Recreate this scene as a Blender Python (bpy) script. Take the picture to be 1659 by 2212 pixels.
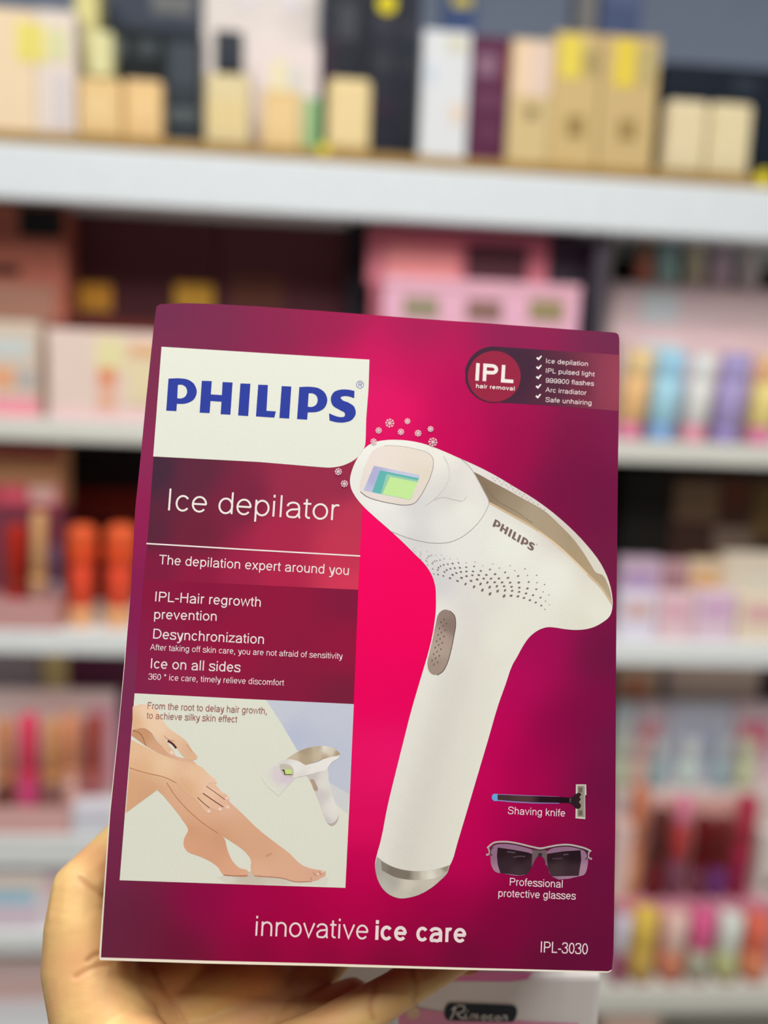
import bpy, bmesh, math, random
import numpy as np
from mathutils import Vector, Matrix
from mathutils.geometry import tessellate_polygon

random.seed(7)
sc = bpy.context.scene
COL = sc.collection
for _o in list(bpy.data.objects):
    bpy.data.objects.remove(_o)

# ------------------------------------------------------------------ camera
FPX, CX, CY = 1795.0, 829.5, 1106.0          # focal length and centre in pixels of the 1659x2212 frame
CAM = Vector((0.0, 0.0, 1.45))
ROLL, PITCH, YAW = [math.radians(a) for a in (2.34, 7.48, -4.07)]
def _rot(r, p, y):
    Rz = np.array([[math.cos(r), -math.sin(r), 0], [math.sin(r), math.cos(r), 0], [0, 0, 1]])
    Rx = np.array([[1, 0, 0], [0, math.cos(p), -math.sin(p)], [0, math.sin(p), math.cos(p)]])
    Ry = np.array([[math.cos(y), 0, math.sin(y)], [0, 1, 0], [-math.sin(y), 0, math.cos(y)]])
    return Rz @ Rx @ Ry
RT = _rot(ROLL, PITCH, YAW).T
def c2w(v):                                   # camera axes (right, down, forward) -> world axes
    a = RT @ np.array(v, float)
    return Vector((a[0], a[2], -a[1]))
right, up, back = c2w((1, 0, 0)), c2w((0, -1, 0)), c2w((0, 0, -1))
cam = bpy.data.cameras.new('camera')
cam.sensor_fit = 'VERTICAL'
cam.sensor_height = 36.0
cam.sensor_width = 27.0
cam.lens = FPX / 2212 * 36.0
cam.clip_start = 0.01
cam.dof.use_dof = True
cam.dof.focus_distance = 0.374
cam.dof.aperture_fstop = 2.2
cam.dof.aperture_blades = 0
camo = bpy.data.objects.new('camera', cam)
COL.objects.link(camo)
camo.matrix_world = Matrix(((right.x, up.x, back.x, CAM.x), (right.y, up.y, back.y, CAM.y),
                            (right.z, up.z, back.z, CAM.z), (0, 0, 0, 1)))
sc.camera = camo

# ------------------------------------------------------------------ light and exposure
sc.view_settings.view_transform = 'Standard'
sc.view_settings.look = 'None'
sc.view_settings.gamma = 1.0
sc.view_settings.use_curve_mapping = False
sc.view_settings.exposure = 0.0
world = bpy.data.worlds.new('store_ambient')
sc.world = world
world.use_nodes = True
world.node_tree.nodes['Background'].inputs[0].default_value = (0.98, 0.98, 1.0, 1)
world.node_tree.nodes['Background'].inputs[1].default_value = 0.03
def ceiling_panel(x, y, z, sx, sy, power, col=(1, 0.985, 0.95)):
    l = bpy.data.lights.new('ceiling_panel', 'AREA')
    l.shape = 'RECTANGLE'; l.size = sx; l.size_y = sy; l.energy = power; l.color = col
    o = bpy.data.objects.new('ceiling_panel', l)
    COL.objects.link(o); o.location = (x, y, z)
ceiling_panel(0.05, 0.10, 2.75, 0.5, 0.5, 16)
ceiling_panel(-0.8, 0.50, 2.75, 0.6, 0.6, 11)
ceiling_panel(0.9, 0.50, 2.75, 0.6, 0.6, 8)
ceiling_panel(-0.45, -0.55, 2.75, 0.6, 0.6, 16)
ceiling_panel(0.65, -0.55, 2.75, 0.6, 0.6, 13)
ceiling_panel(2.2, -1.2, 2.75, 1.2, 0.6, 11)

# ------------------------------------------------------------------ helpers
def s2l(c):
    c /= 255.0
    return c / 12.92 if c <= 0.04045 else ((c + 0.055) / 1.055) ** 2.4
def lin(rgb, gain=1.0):
    return tuple(min(0.95, s2l(max(0, min(255, v))) / gain) for v in rgb)
_mats = {}
def mat(rgb, gain=0.85, rough=0.45, metal=0.0, spec=0.12, noise=0.05, nscale=40.0, trans=0.0, name=None):
    key = (tuple(rgb), gain, rough, metal, spec, noise, nscale, trans)
    if key in _mats: return _mats[key]
    m = bpy.data.materials.new(name or 'surface')
    m.use_nodes = True
    nt = m.node_tree; b = nt.nodes['Principled BSDF']
    c = [s2l(v) / gain for v in rgb]
    k = max(1.0, max(c) / 0.93)
    c = tuple(v / k for v in c)
    b.inputs['Roughness'].default_value = rough
    b.inputs['Metallic'].default_value = metal
    b.inputs['Specular IOR Level'].default_value = spec
    b.inputs['Transmission Weight'].default_value = trans
    tc = nt.nodes.new('ShaderNodeTexCoord'); no = nt.nodes.new('ShaderNodeTexNoise')
    no.inputs['Scale'].default_value = nscale
    mx = nt.nodes.new('ShaderNodeMix'); mx.data_type = 'RGBA'
    mx.inputs[6].default_value = tuple(v * (1 - noise) for v in c) + (1,)
    mx.inputs[7].default_value = tuple(min(1, v * (1 + noise)) for v in c) + (1,)
    nt.links.new(tc.outputs['Object'], no.inputs['Vector'])
    nt.links.new(no.outputs['Fac'], mx.inputs[0])
    nt.links.new(mx.outputs[2], b.inputs['Base Color'])
    _mats[key] = m
    return m
def link(name, me, parent=None, m=None):
    o = bpy.data.objects.new(name, me)
    COL.objects.link(o)
    if parent is not None: o.parent = parent
    if m is not None:
        me.materials.clear(); me.materials.append(m)
    return o
def tag(o, label=None, cat=None, group=None, kind=None):
    if label: o['label'] = label
    if cat: o['category'] = cat
    if group: o['group'] = group
    if kind: o['kind'] = kind
    return o
def thing(name, label, cat, loc, group=None, rot=None):
    o = bpy.data.objects.new(name, None)
    COL.objects.link(o); o.location = loc; o.empty_display_size = 0.02
    if rot: o.rotation_euler = rot
    return tag(o, label, cat, group)
def bm_mesh(bm, smooth=False):
    me = bpy.data.meshes.new('m')
    bmesh.ops.recalc_face_normals(bm, faces=bm.faces)
    bm.to_mesh(me); bm.free()
    if smooth:
        for p in me.polygons: p.use_smooth = True
    return me
def box_bm(bm, x0, x1, y0, y1, z0, z1, bev=0.0, seg=2):
    r = bmesh.ops.create_cube(bm, size=1.0)
    vs = r['verts']
    for v in vs:
        v.co = Vector(((x0 + x1) / 2 + v.co.x * (x1 - x0), (y0 + y1) / 2 + v.co.y * (y1 - y0), (z0 + z1) / 2 + v.co.z * (z1 - z0)))
    if bev > 0:
        es = list({e for v in vs for e in v.link_edges})
        bmesh.ops.bevel(bm, geom=es, offset=bev, segments=seg, affect='EDGES', profile=0.5)
    return bm
def boxes(lst, bev=0.0, seg=2):
    bm = bmesh.new()
    for b in lst: box_bm(bm, *b, bev=bev, seg=seg)
    return bm_mesh(bm, False)
def lathe(profile, n=24):                      # profile: (radius, z) from the bottom up
    bm = bmesh.new(); rings = []
    for r, z in profile:
        rings.append([bm.verts.new((max(r, 1e-5) * math.cos(2 * math.pi * k / n), max(r, 1e-5) * math.sin(2 * math.pi * k / n), z)) for k in range(n)])
    for a, b in zip(rings, rings[1:]):
        for k in range(n): bm.faces.new((a[k], a[(k + 1) % n], b[(k + 1) % n], b[k]))
    bm.faces.new(list(reversed(rings[0]))); bm.faces.new(rings[-1])
    me = bm_mesh(bm, True)
    return me
def ray(px, py):
    return c2w(((px - CX) / FPX, (py - CY) / FPX, 1.0))
def W(px, py, Y):                              # the point of the vertical plane y = Y seen at a pixel
    d = ray(px, py)
    return CAM + d * ((Y - CAM.y) / d.y)

# ------------------------------------------------------------------ setting: floor and shelving
YF = 1.3                                       # front plane of the shelving
bm = bmesh.new(); box_bm(bm, -3.0, 3.0, -6.0, 2.0, -0.05, 0.0)
fl = link('floor', bm_mesh(bm), None, mat((190, 186, 180), 0.9, 0.35, nscale=3)); tag(fl, kind='structure', label='pale tiled shop floor below the shelves', cat='floor')
bm = bmesh.new(); box_bm(bm, -3.0, 3.0, YF + 0.42, YF + 0.52, 0.0, 3.2)
wb = link('wall_back', bm_mesh(bm), None, mat((110, 120, 150), 0.5, 0.8, nscale=3)); tag(wb, kind='structure', label='blue grey shop wall behind the shelving', cat='wall')

XL, XR, YB = -1.0, 1.15, YF + 0.34
zS1 = W(830, 330, YF).z; zS1m = W(830, 358, YF).z; zS1b = W(830, 474, YF).z
zS2 = W(150, 905, YF).z; zS2b = W(150, 955, YF).z
zS3 = W(100, 1364, YF).z; zS3b = W(100, 1414, YF).z
zS4 = W(100, 1806, YF).z; zS4b = W(100, 1874, YF).z
zS5 = W(100, 2016, YF).z; zS5b = W(100, 2062, YF).z
zR4 = W(1500, 2140, YF).z; zR4b = W(1500, 2190, YF).z
XM = W(1278, 1000, YF).x                       # upright between the two bays
unit = thing('display_shelving', 'white shop shelving with thick shelf fronts behind the held carton', 'shelving', (0.05, YF + 0.17, 0))
UO = unit.location
def ubox(name, x0, x1, y0, y1, z0, z1, m, bev=0.0015, label=None):
    me = boxes([(x0 - UO.x, x1 - UO.x, y0 - UO.y, y1 - UO.y, z0, z1)], bev)
    o = link(name, me, unit, m)
    if label: o['label'] = label
    return o
WHITE = mat((226, 232, 236), 0.98, 0.35, name='white_lacquer')
WHITE_LIFTED = mat((226, 230, 230), 0.82, 0.35, name='white_lacquer_lifted')  # same white lacquer, colour lightened to offset weaker light on the lower boards
CREAM = mat((214, 214, 205), 0.85, 0.4, name='cream_lacquer')
WOOD = mat((150, 120, 70), 0.8, 0.5, noise=0.2, nscale=25, name='brown_board')
DARK = mat((34, 28, 28), 0.5, 0.6, name='dark_backing')
ubox('shelf_board', XL, XR, YF + 0.0005, YB, zS1m, zS1, WOOD, label='brown board of the top shelf')
ubox('shelf_front', XL, XR, YF - 0.004, YF + 0.018, zS1b, zS1m, WHITE, 0.003, label='thick white front of the top shelf')
ubox('shelf_panel', XL, XR, YF + 0.018, YB, zS1b + 0.02, zS1m, WHITE)
ubox('shelf_board', XL, XR, YF, YB, zS2b, zS2, CREAM, 0.003)
ubox('shelf_board', XL, XR, YF, YB, zS3b, zS3, WHITE_LIFTED, 0.003)
ubox('shelf_board', XL, XM - 0.01, YF, YB, zS4b, zS4, WHITE_LIFTED, 0.003)
ubox('shelf_board', XL, XM - 0.01, YF, YB, zS5b, zS5, WHITE_LIFTED, 0.003)
ubox('shelf_board', XM + 0.01, XR, YF, YB, zR4b, zR4, CREAM, 0.003)
ubox('upright', XM - 0.01, XM + 0.01, YF + 0.02, YB, 0.0, zS1b, mat((60, 55, 64), 0.6, 0.5), label='dark upright between the two bays')
ubox('upright', XL - 0.02, XL, YF, YB, 0.0, zS1b + 0.5, WHITE)
ubox('upright', XR, XR + 0.02, YF, YB, 0.0, zS1b + 0.5, WHITE)
ubox('back_panel', XL, XR, YB, YB + 0.012, 0.0, zS1m, DARK, 0, label='dark backing of the lower shelves')
ubox('back_panel', XL, XR, YB, YB + 0.012, zS1m, zS1 + 0.5, mat((112, 122, 140), 0.75, 0.6), 0, label='blue grey backing of the top shelf')
ubox('kick_plate', XL, XR, YF + 0.03, YF + 0.045, 0.0, 0.12, WHITE)

# ------------------------------------------------------------------ products
G1, G2 = 0.95, 0.44                            # how much light reaches the top shelf and the lower shelves
def span(x0, x1, yt, zb, Y):
    """world x-range, height and centre of a product whose front stands at depth Y"""
    ym = yt + 60
    a, b = W(x0, ym, Y), W(x1, ym, Y)
    t = W((x0 + x1) / 2, yt, Y)
    return (a.x + b.x) / 2, b.x - a.x, t.z - zb
def carton(x0, x1, yt, zb, Y, col, label, cat='box', group=None, dep=0.05, g=None, panels=(), name='carton', bev=0.0012, rough=0.4, top=None):
    cx, w, h = span(x0, x1, yt, zb, Y)
    g = g or G2
    if max(col) < 80: g *= 1.45
    t = thing(name, label, cat, (cx, Y, zb), group)
    link('body', boxes([(-w / 2, w / 2, 0, dep, 0, h)], bev), t, mat(col, g, rough))
    for i, (u0, u1, v0, v1, pc, pn) in enumerate(panels):
        o = link(pn, boxes([(-w / 2 + u0 * w, -w / 2 + u1 * w, -0.0008 - 0.0003 * i, 0.0004, v0 * h, v1 * h)], 0), t, mat(pc, g, 0.4))
        o['label'] = 'printed area in another colour'
    if top:
        ch, cw, tc, tn = top
        link(tn, boxes([(-cw * w / 2, cw * w / 2, dep / 2 - cw * min(w, dep) / 2, dep / 2 + cw * min(w, dep) / 2, h, h + ch)], min(0.004, ch / 4), 3), t, mat(tc, g, 0.35))
    return t
def bottle(x0, x1, yt, zb, Y, col, label, cat='bottle', group=None, dep=None, g=None, cap=None, lab=None, name='perfume_bottle', bev=0.006):
    """square perfume bottle: body, neck, cap, label"""
    cx, w, h = span(x0, x1, yt, zb, Y)
    g = g or G1
    dep = dep or min(w, 0.035)
    t = thing(name, label, cat, (cx, Y, zb), group)
    link('body', boxes([(-w / 2, w / 2, 0, dep, 0, h)], min(bev, w * 0.2), 4), t, mat(col, g, 0.2))
    if cap:
        ch, cw, cc = cap
        link('neck', lathe([(w * 0.13, h - 0.001), (w * 0.13, h + 0.004)], 16), t, mat((200, 180, 130), g, 0.3, 0.6)).location = (0, dep / 2, 0)
        link('cap', boxes([(-cw * w / 2, cw * w / 2, dep / 2 - cw * w / 2 * 0.8, dep / 2 + cw * w / 2 * 0.8, h + 0.004, h + 0.004 + ch)], 0.003, 3), t, mat(cc, g, 0.25))
    if lab:
        u0, u1, v0, v1, lc = lab
        link('label_plate', boxes([(-w / 2 + u0 * w, -w / 2 + u1 * w, -0.0008, 0.0006, v0 * h, v1 * h)], 0), t, mat(lc, g, 0.4))
    return t
def tube(x0, x1, yt, zb, Y, segs, label, cat='tube', group=None, g=None, lean=0.0, name='gloss_tube', round_top=True):
    """round tube or lipstick: segs are (height share, radius share, colour, part name) from the bottom up"""
    cx, w, h = span(x0, x1, yt, zb, Y)
    g = g or G2
    cx -= lean * 0.6 * h
    R = w / 2
    t = thing(name, label, cat, (cx, Y + R, zb), group, rot=(0, lean, 0))
    z = 0.0
    for i, (hs, rs, c, pn) in enumerate(segs):
        r, zz = R * rs, z + hs * h
        e = min(0.0015, r * 0.2, (zz - z) * 0.2)
        prof = [(r - e, z), (r, z + e), (r, zz - e), (r - e, zz)]
        if i == len(segs) - 1 and round_top:
            prof = [(r - e, z), (r, z + e), (r, zz - r * 0.5), (r * 0.85, zz - r * 0.2), (r * 0.5, zz)]
        link(pn, lathe(prof, 20), t, mat(c, g, 0.3))
        z = zz
    return t
def tray(x0, x1, yt, zb, Y, dep, col, label, group=None, g=None, back=0.0, name='display_tray', th=0.003, cat='tray'):
    """open-topped organiser with front lip, sides, base and raised back"""
    cx, w, h = span(x0, x1, yt, zb, Y)
    g = g or G2
    t = thing(name, label, cat, (cx, Y, zb), group)
    m = mat(col, g, 0.35)
    link('front_lip', boxes([(-w / 2, w / 2, 0, th, 0, h)], 0.0008), t, m)
    link('tray_base', boxes([(-w / 2, w / 2, th, dep, 0, th)], 0), t, m)
    for s in (-1, 1):
        link('side_wall', boxes([(s * w / 2 - (th if s > 0 else 0), s * w / 2 + (th if s < 0 else 0), th, dep, th, h)], 0), t, m)
    link('back_wall', boxes([(-w / 2 + th, w / 2 - th, dep - th, dep, th, max(h, back))], 0), t, m)
    return t

YA, YBk = YF + 0.006, YF + 0.085               # front row and second row of the top shelf
YC = YF + 0.15
z1 = zS1
grp = 'perfume cartons on the top shelf'
# top shelf, from left to right
carton(-30, 74, 18, z1, YA, (240, 216, 182), 'peach carton with a yellow patch at the left end of the top shelf', 'box', grp, 0.05, G1,
       [(0.62, 1.0, 0.58, 0.9, (236, 222, 120), 'printed_panel')])
carton(76, 162, 22, z1, YA, (232, 218, 206), 'pale pinkish carton with a yellow green top at left of top shelf', 'box', grp, 0.05, G1,
       [(0.0, 0.25, 0.56, 0.88, (238, 226, 130), 'printed_panel'), (0.3, 0.8, 0.6, 0.85, (222, 220, 170), 'printed_panel'), (0.4, 0.9, 0.05, 0.5, (218, 208, 208), 'printed_panel')])
bottle(168, 262, 168, z1, YA, (232, 198, 142), 'squat apricot perfume bottle with pale yellow cap beside pale cartons', cap=(0.062, 0.55, (224, 220, 165)), lab=(0.2, 0.8, 0.25, 0.75, (238, 206, 150)))
bottle(266, 350, 170, z1, YA, (234, 196, 140), 'squat apricot bottle without visible cap left of the dark lettered carton', lab=(0.2, 0.85, 0.3, 0.8, (240, 204, 146)))
carton(160, 212, -60, z1, YBk, (216, 206, 138), 'tall olive yellow carton behind the apricot bottles', 'box', grp, 0.04, G1, [(0.1, 0.9, 0.72, 0.98, (226, 216, 150), 'printed_panel')])
carton(220, 355, 58, z1, YBk, (30, 36, 40), 'wide black carton with pale round marks behind the apricot bottles', 'box', grp, 0.05, G1,
       [(0.08, 0.36, 0.76, 0.9, (100, 108, 112), 'printed_mark'), (0.56, 0.9, 0.78, 0.9, (84, 92, 98), 'printed_mark')])
carton(216, 440, -70, z1, YC, (66, 72, 88), 'broad slate carton at the back of the top shelf left side', 'box', grp, 0.05, G1, [(0.5, 0.9, 0.78, 0.88, (120, 122, 122), 'printed_panel')])
carton(356, 434, 62, z1, YA + 0.02, (36, 46, 58), 'tall dark slate carton with four grey bands near the apricot bottles', 'box', grp, 0.05, G1,
       [(0.1, 0.92, 0.5, 0.88, (78, 86, 96), 'printed_band'), (0.1, 0.92, 0.36, 0.47, (66, 74, 82), 'printed_band'), (0.08, 0.95, 0.2, 0.32, (104, 112, 116), 'printed_band'), (0.1, 0.92, 0.04, 0.1, (74, 86, 96), 'printed_band')])
carton(440, 690, -60, z1, YC, (236, 226, 220), 'wide off white carton behind the dark capped bottle', 'box', grp, 0.05, 0.74, [(0.05, 0.95, 0.05, 0.12, (232, 212, 190), 'printed_band'), (0.3, 0.45, 0.82, 0.9, (222, 214, 218), 'printed_mark'), (0.68, 0.84, 0.82, 0.9, (222, 214, 218), 'printed_mark')])
bottle(442, 540, 158, z1, YA, (226, 208, 162), 'cream green bottle box with lilac shoulder beneath a dark cap', cap=(0.056, 0.6, (20, 32, 46)), lab=(0.12, 0.88, 0.15, 0.62, (228, 206, 150)))
carton(545, 690, 92, z1, YBk, (228, 214, 212), 'pale pink carton with a yellow crest behind apricot jar', 'box', grp, 0.05, 0.78, [(0.28, 0.5, 0.5, 0.85, (222, 214, 176), 'printed_mark'), (0.52, 0.8, 0.55, 0.8, (206, 202, 196), 'printed_mark')])
carton(566, 648, 194, z1, YA, (230, 198, 140), 'small apricot carton in front of the pale pink carton', 'box', grp, 0.04, G1, [(0.15, 0.85, 0.2, 0.85, (236, 204, 148), 'printed_panel')])
carton(652, 692, 212, z1, YA, (128, 172, 118), 'small narrow green carton beside the apricot one', 'box', grp, 0.04, G1, [(0.0, 0.35, 0.05, 0.95, (196, 206, 150), 'printed_panel')])
bottle(706, 802, 166, z1, YA, (234, 210, 152), 'rounded straw yellow bottle alone before navy cartons', lab=(0.12, 0.88, 0.1, 0.9, (236, 212, 158)), bev=0.01)
carton(696, 800, -60, z1, YBk, (36, 40, 56), 'dark navy carton with plum marks behind the straw yellow bottle', 'box', grp, 0.05, G1,
       [(0.05, 0.25, 0.4, 0.55, (72, 36, 66), 'printed_mark'), (0.35, 0.75, 0.66, 0.84, (84, 86, 98), 'printed_mark'), (0.05, 0.3, 0.58, 0.66, (66, 34, 60), 'printed_mark')])
carton(803, 868, -60, z1, YA + 0.03, (40, 42, 58), 'tall navy carton right of the straw yellow bottle', 'box', grp, 0.05, G1,
       [(0.1, 0.8, 0.7, 0.8, (62, 62, 78), 'printed_band'), (0.1, 0.8, 0.48, 0.56, (60, 62, 72), 'printed_band'), (0.1, 0.9, 0.24, 0.32, (56, 40, 62), 'printed_band')])
carton(869, 912, -60, z1, YA + 0.03, (34, 40, 58), 'narrow navy carton touching the white carton', 'box', grp, 0.05, G1,
       [(0.1, 0.8, 0.66, 0.74, (58, 58, 74), 'printed_band'), (0.1, 0.9, 0.46, 0.56, (54, 56, 66), 'printed_band'), (0.1, 0.9, 0.1, 0.4, (40, 44, 54), 'printed_band')])
carton(914, 1016, 66, z1, YA, (224, 226, 229), 'tall white carton with a small orange smudge on the top shelf', 'box', grp, 0.05, G1, [(0.6, 0.92, 0.28, 0.44, (230, 212, 196), 'printed_mark'), (0.08, 0.3, 0.6, 0.72, (206, 216, 228), 'printed_mark'), (0.5, 0.9, 0.84, 0.96, (220, 218, 196), 'printed_mark')])
carton(1018, 1114, 78, z1, YA + 0.012, (92, 38, 72), 'plum carton with a grey crest beside the white carton', 'box', grp, 0.05, G1,
       [(0.1, 0.6, 0.68, 0.86, (136, 100, 122), 'printed_crest'), (0.72, 0.98, 0.62, 0.9, (124, 42, 70), 'printed_panel'), (0.1, 0.9, 0.42, 0.56, (104, 54, 84), 'printed_band'), (0.2, 0.75, 0.16, 0.3, (100, 50, 80), 'printed_band')])
gg = 'gold perfume cartons'
carton(1104, 1194, 84, z1, YA, (214, 190, 138), 'gold carton with peach upper half beside the plum carton', 'box', gg, 0.05, G1,
       [(0.08, 0.98, 0.54, 0.98, (240, 210, 180), 'printed_panel'), (0.55, 0.9, 0.55, 0.98, (230, 206, 192), 'printed_panel'), (0.42, 0.7, 0.36, 0.46, (150, 130, 90), 'printed_crest')])
carton(1197, 1300, 70, z1, YA, (210, 182, 126), 'gold carton with yellow patch in the middle of the gold three', 'box', gg, 0.05, G1,
       [(0.12, 0.58, 0.66, 0.97, (234, 212, 84), 'printed_panel'), (0.6, 0.95, 0.7, 0.88, (176, 156, 104), 'printed_panel'), (0.35, 0.72, 0.22, 0.38, (160, 132, 80), 'printed_crest')])
carton(1303, 1424, 78, z1, YA, (208, 180, 126), 'gold carton with yellow patch nearest the navy carton', 'box', gg, 0.05, G1,
       [(0.2, 0.58, 0.62, 0.97, (232, 206, 72), 'printed_panel'), (0.62, 0.95, 0.66, 0.94, (190, 172, 118), 'printed_panel'), (0.35, 0.68, 0.22, 0.38, (164, 136, 84), 'printed_crest')])
carton(1432, 1700, 142, z1, YBk, (28, 38, 54), 'broad navy carton behind two cream bottles at the right', 'box', grp, 0.06, G1, [(0.55, 0.75, 0.78, 0.92, (54, 64, 76), 'printed_mark')])
bg = 'cream bottles before the navy carton'
bottle(1440, 1530, 214, z1, YA, (226, 210, 172), 'left one of two cream bottles before the navy carton', group=bg, lab=(0.1, 0.9, 0.2, 0.88, (230, 212, 174)), bev=0.008)
bottle(1534, 1626, 220, z1, YA, (226, 210, 168), 'right one of two cream bottles before the navy carton', group=bg, lab=(0.1, 0.9, 0.2, 0.88, (230, 214, 172)), bev=0.008)
carton(960, 1030, -60, z1, YC, (60, 80, 128), 'blue carton with yellow disc rising behind white carton', 'box', grp, 0.04, G1, [(0.25, 0.85, 0.84, 0.9, (206, 190, 86), 'printed_mark')])
carton(1246, 1292, -60, z1, YC, (110, 110, 116), 'grey carton rising behind the middle gold carton', 'box', grp, 0.04, G1, [(0.3, 0.9, 0.05, 0.95, (130, 128, 124), 'printed_panel')])
carton(1300, 1388, -70, z1, YC, (74, 88, 126), 'dusty blue carton rising behind the right gold carton', 'box', grp, 0.04, G1, [(0.1, 0.9, 0.84, 0.94, (90, 104, 140), 'printed_panel')])
def price_tag(px, py, Y, r, label, col=(232, 214, 40)):
    p = W(px, py, Y)
    t = thing('price_tag', label, 'price tag', (p.x, Y, p.z), 'yellow price tags')
    bm = bmesh.new()
    bmesh.ops.create_cone(bm, cap_ends=True, segments=28, radius1=r, radius2=r, depth=0.0012, matrix=Matrix.Rotation(math.pi / 2, 4, 'X'))
    link('tag_disc', bm_mesh(bm), t, mat(col, G1, 0.5))
    link('tag_clip', boxes([(-r * 0.15, r * 0.15, 0.0006, 0.004, -r * 0.5, r * 0.5)], 0), t, mat((210, 210, 205), G1, 0.4))
price_tag(836, 8, YA + 0.0245, 0.014, 'round yellow price tag high on the navy carton')
price_tag(700, 322, YF + 0.001, 0.008, 'small yellow price tag at foot of straw yellow bottle')
price_tag(1650, 384, YF + 0.001, 0.012, 'yellow price tag at the right end of the top shelf')

# second shelf, left bay
z2 = zS2
carton(-40, 140, 440, W(50, 690, YF + 0.09).z, YF + 0.09, (176, 104, 88), 'large brownish pink gift case with dark window on second shelf', 'gift box', None, 0.06, 0.95,
       [(0.45, 0.98, 0.72, 0.98, (40, 40, 42), 'printed_window'), (0.0, 0.45, 0.38, 0.46, (48, 34, 32), 'printed_band'), (0.0, 0.86, 0.0, 0.3, (168, 124, 108), 'printed_panel')], name='gift_case')
carton(-50, 140, 690, z2, YF + 0.09, (150, 92, 84), 'plain brownish pink carton under the gift case with window', 'box', None, 0.06, 0.9)
carton(-40, 84, 692, z2, YF + 0.03, (196, 180, 164), 'beige carton with blue and orange prints on second shelf left', 'box', None, 0.05, 0.7,
       [(0.2, 0.85, 0.62, 0.82, (186, 192, 190), 'printed_panel'), (0.2, 0.55, 0.3, 0.5, (222, 160, 120), 'printed_panel'), (0.6, 0.95, 0.3, 0.5, (168, 162, 160), 'printed_panel'), (0.0, 1.0, 0.0, 0.2, (222, 146, 160), 'printed_band')])
carton(104, 420, 716, z2, YF + 0.012, (246, 222, 210), 'cream pink carton with orange tubes printed beside the held carton', 'box', None, 0.06, 0.78,
       [(0.32, 0.52, 0.55, 0.92, (240, 230, 178), 'printed_panel'), (0.34, 0.46, 0.42, 0.58, (234, 144, 104), 'printed_panel'), (0.34, 0.46, 0.08, 0.4, (226, 176, 150), 'printed_panel'),
        (0.54, 0.95, 0.2, 0.7, (238, 222, 182), 'printed_panel'), (0.55, 0.8, 0.74, 0.86, (234, 186, 134), 'printed_panel'), (0.0, 1.0, 0.0, 0.1, (236, 200, 204), 'printed_band')])
carton(142, 470, 420, z2, YF + 0.17, (62, 34, 38), 'dark maroon display box left, under the top shelf', 'box', 'dark maroon display boxes', 0.07, 0.28,
       [(0.08, 0.3, 0.48, 0.6, (176, 128, 50), 'printed_label'), (0.72, 0.98, 0.5, 0.62, (196, 152, 62), 'printed_label'), (0.0, 1.0, 0.0, 0.44, (92, 44, 38), 'printed_panel')])
carton(474, 756, 430, z2, YF + 0.17, (66, 36, 42), 'dark maroon display box right, next to the dark post', 'box', 'dark maroon display boxes', 0.07, 0.28,
       [(0.1, 0.5, 0.5, 0.66, (78, 48, 40), 'printed_label'), (0.0, 1.0, 0.0, 0.42, (92, 46, 44), 'printed_panel')])
carton(752, 792, 470, z2, YF + 0.12, (34, 32, 38), 'slim near black carton standing between maroon and mauve boxes', 'box', None, 0.05, G2)
carton(794, 1186, 500, W(995, 620, YF + 0.06).z, YF + 0.06, (150, 88, 98), 'mauve gift set with a pink panel and dark window', 'gift box', None, 0.07, G2,
       [(0.1, 0.5, 0.1, 0.72, (196, 130, 128), 'printed_panel'), (0.54, 0.88, 0.06, 0.8, (62, 38, 44), 'printed_window')], name='gift_set')
carton(800, 1190, 620, z2, YF + 0.06, (140, 80, 92), 'plain mauve carton supporting the gift set', 'box', None, 0.07, G2)
carton(828, 1252, 606, z2, YF + 0.01, (232, 178, 200), 'pale pink carton with three dark sprigs just above held carton', 'box', None, 0.045, 0.82,
       [(0.1, 0.28, 0.74, 0.88, (150, 140, 116), 'printed_sprig'), (0.42, 0.6, 0.74, 0.88, (140, 108, 100), 'printed_sprig'), (0.74, 0.92, 0.76, 0.9, (150, 136, 100), 'printed_sprig'), (0.0, 1.0, 0.94, 1.0, (222, 170, 186), 'printed_band')])
carton(1188, 1262, 512, z2, YF + 0.07, (58, 52, 62), 'charcoal carton beside the upright on the second shelf', 'box', None, 0.05, G2)

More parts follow.
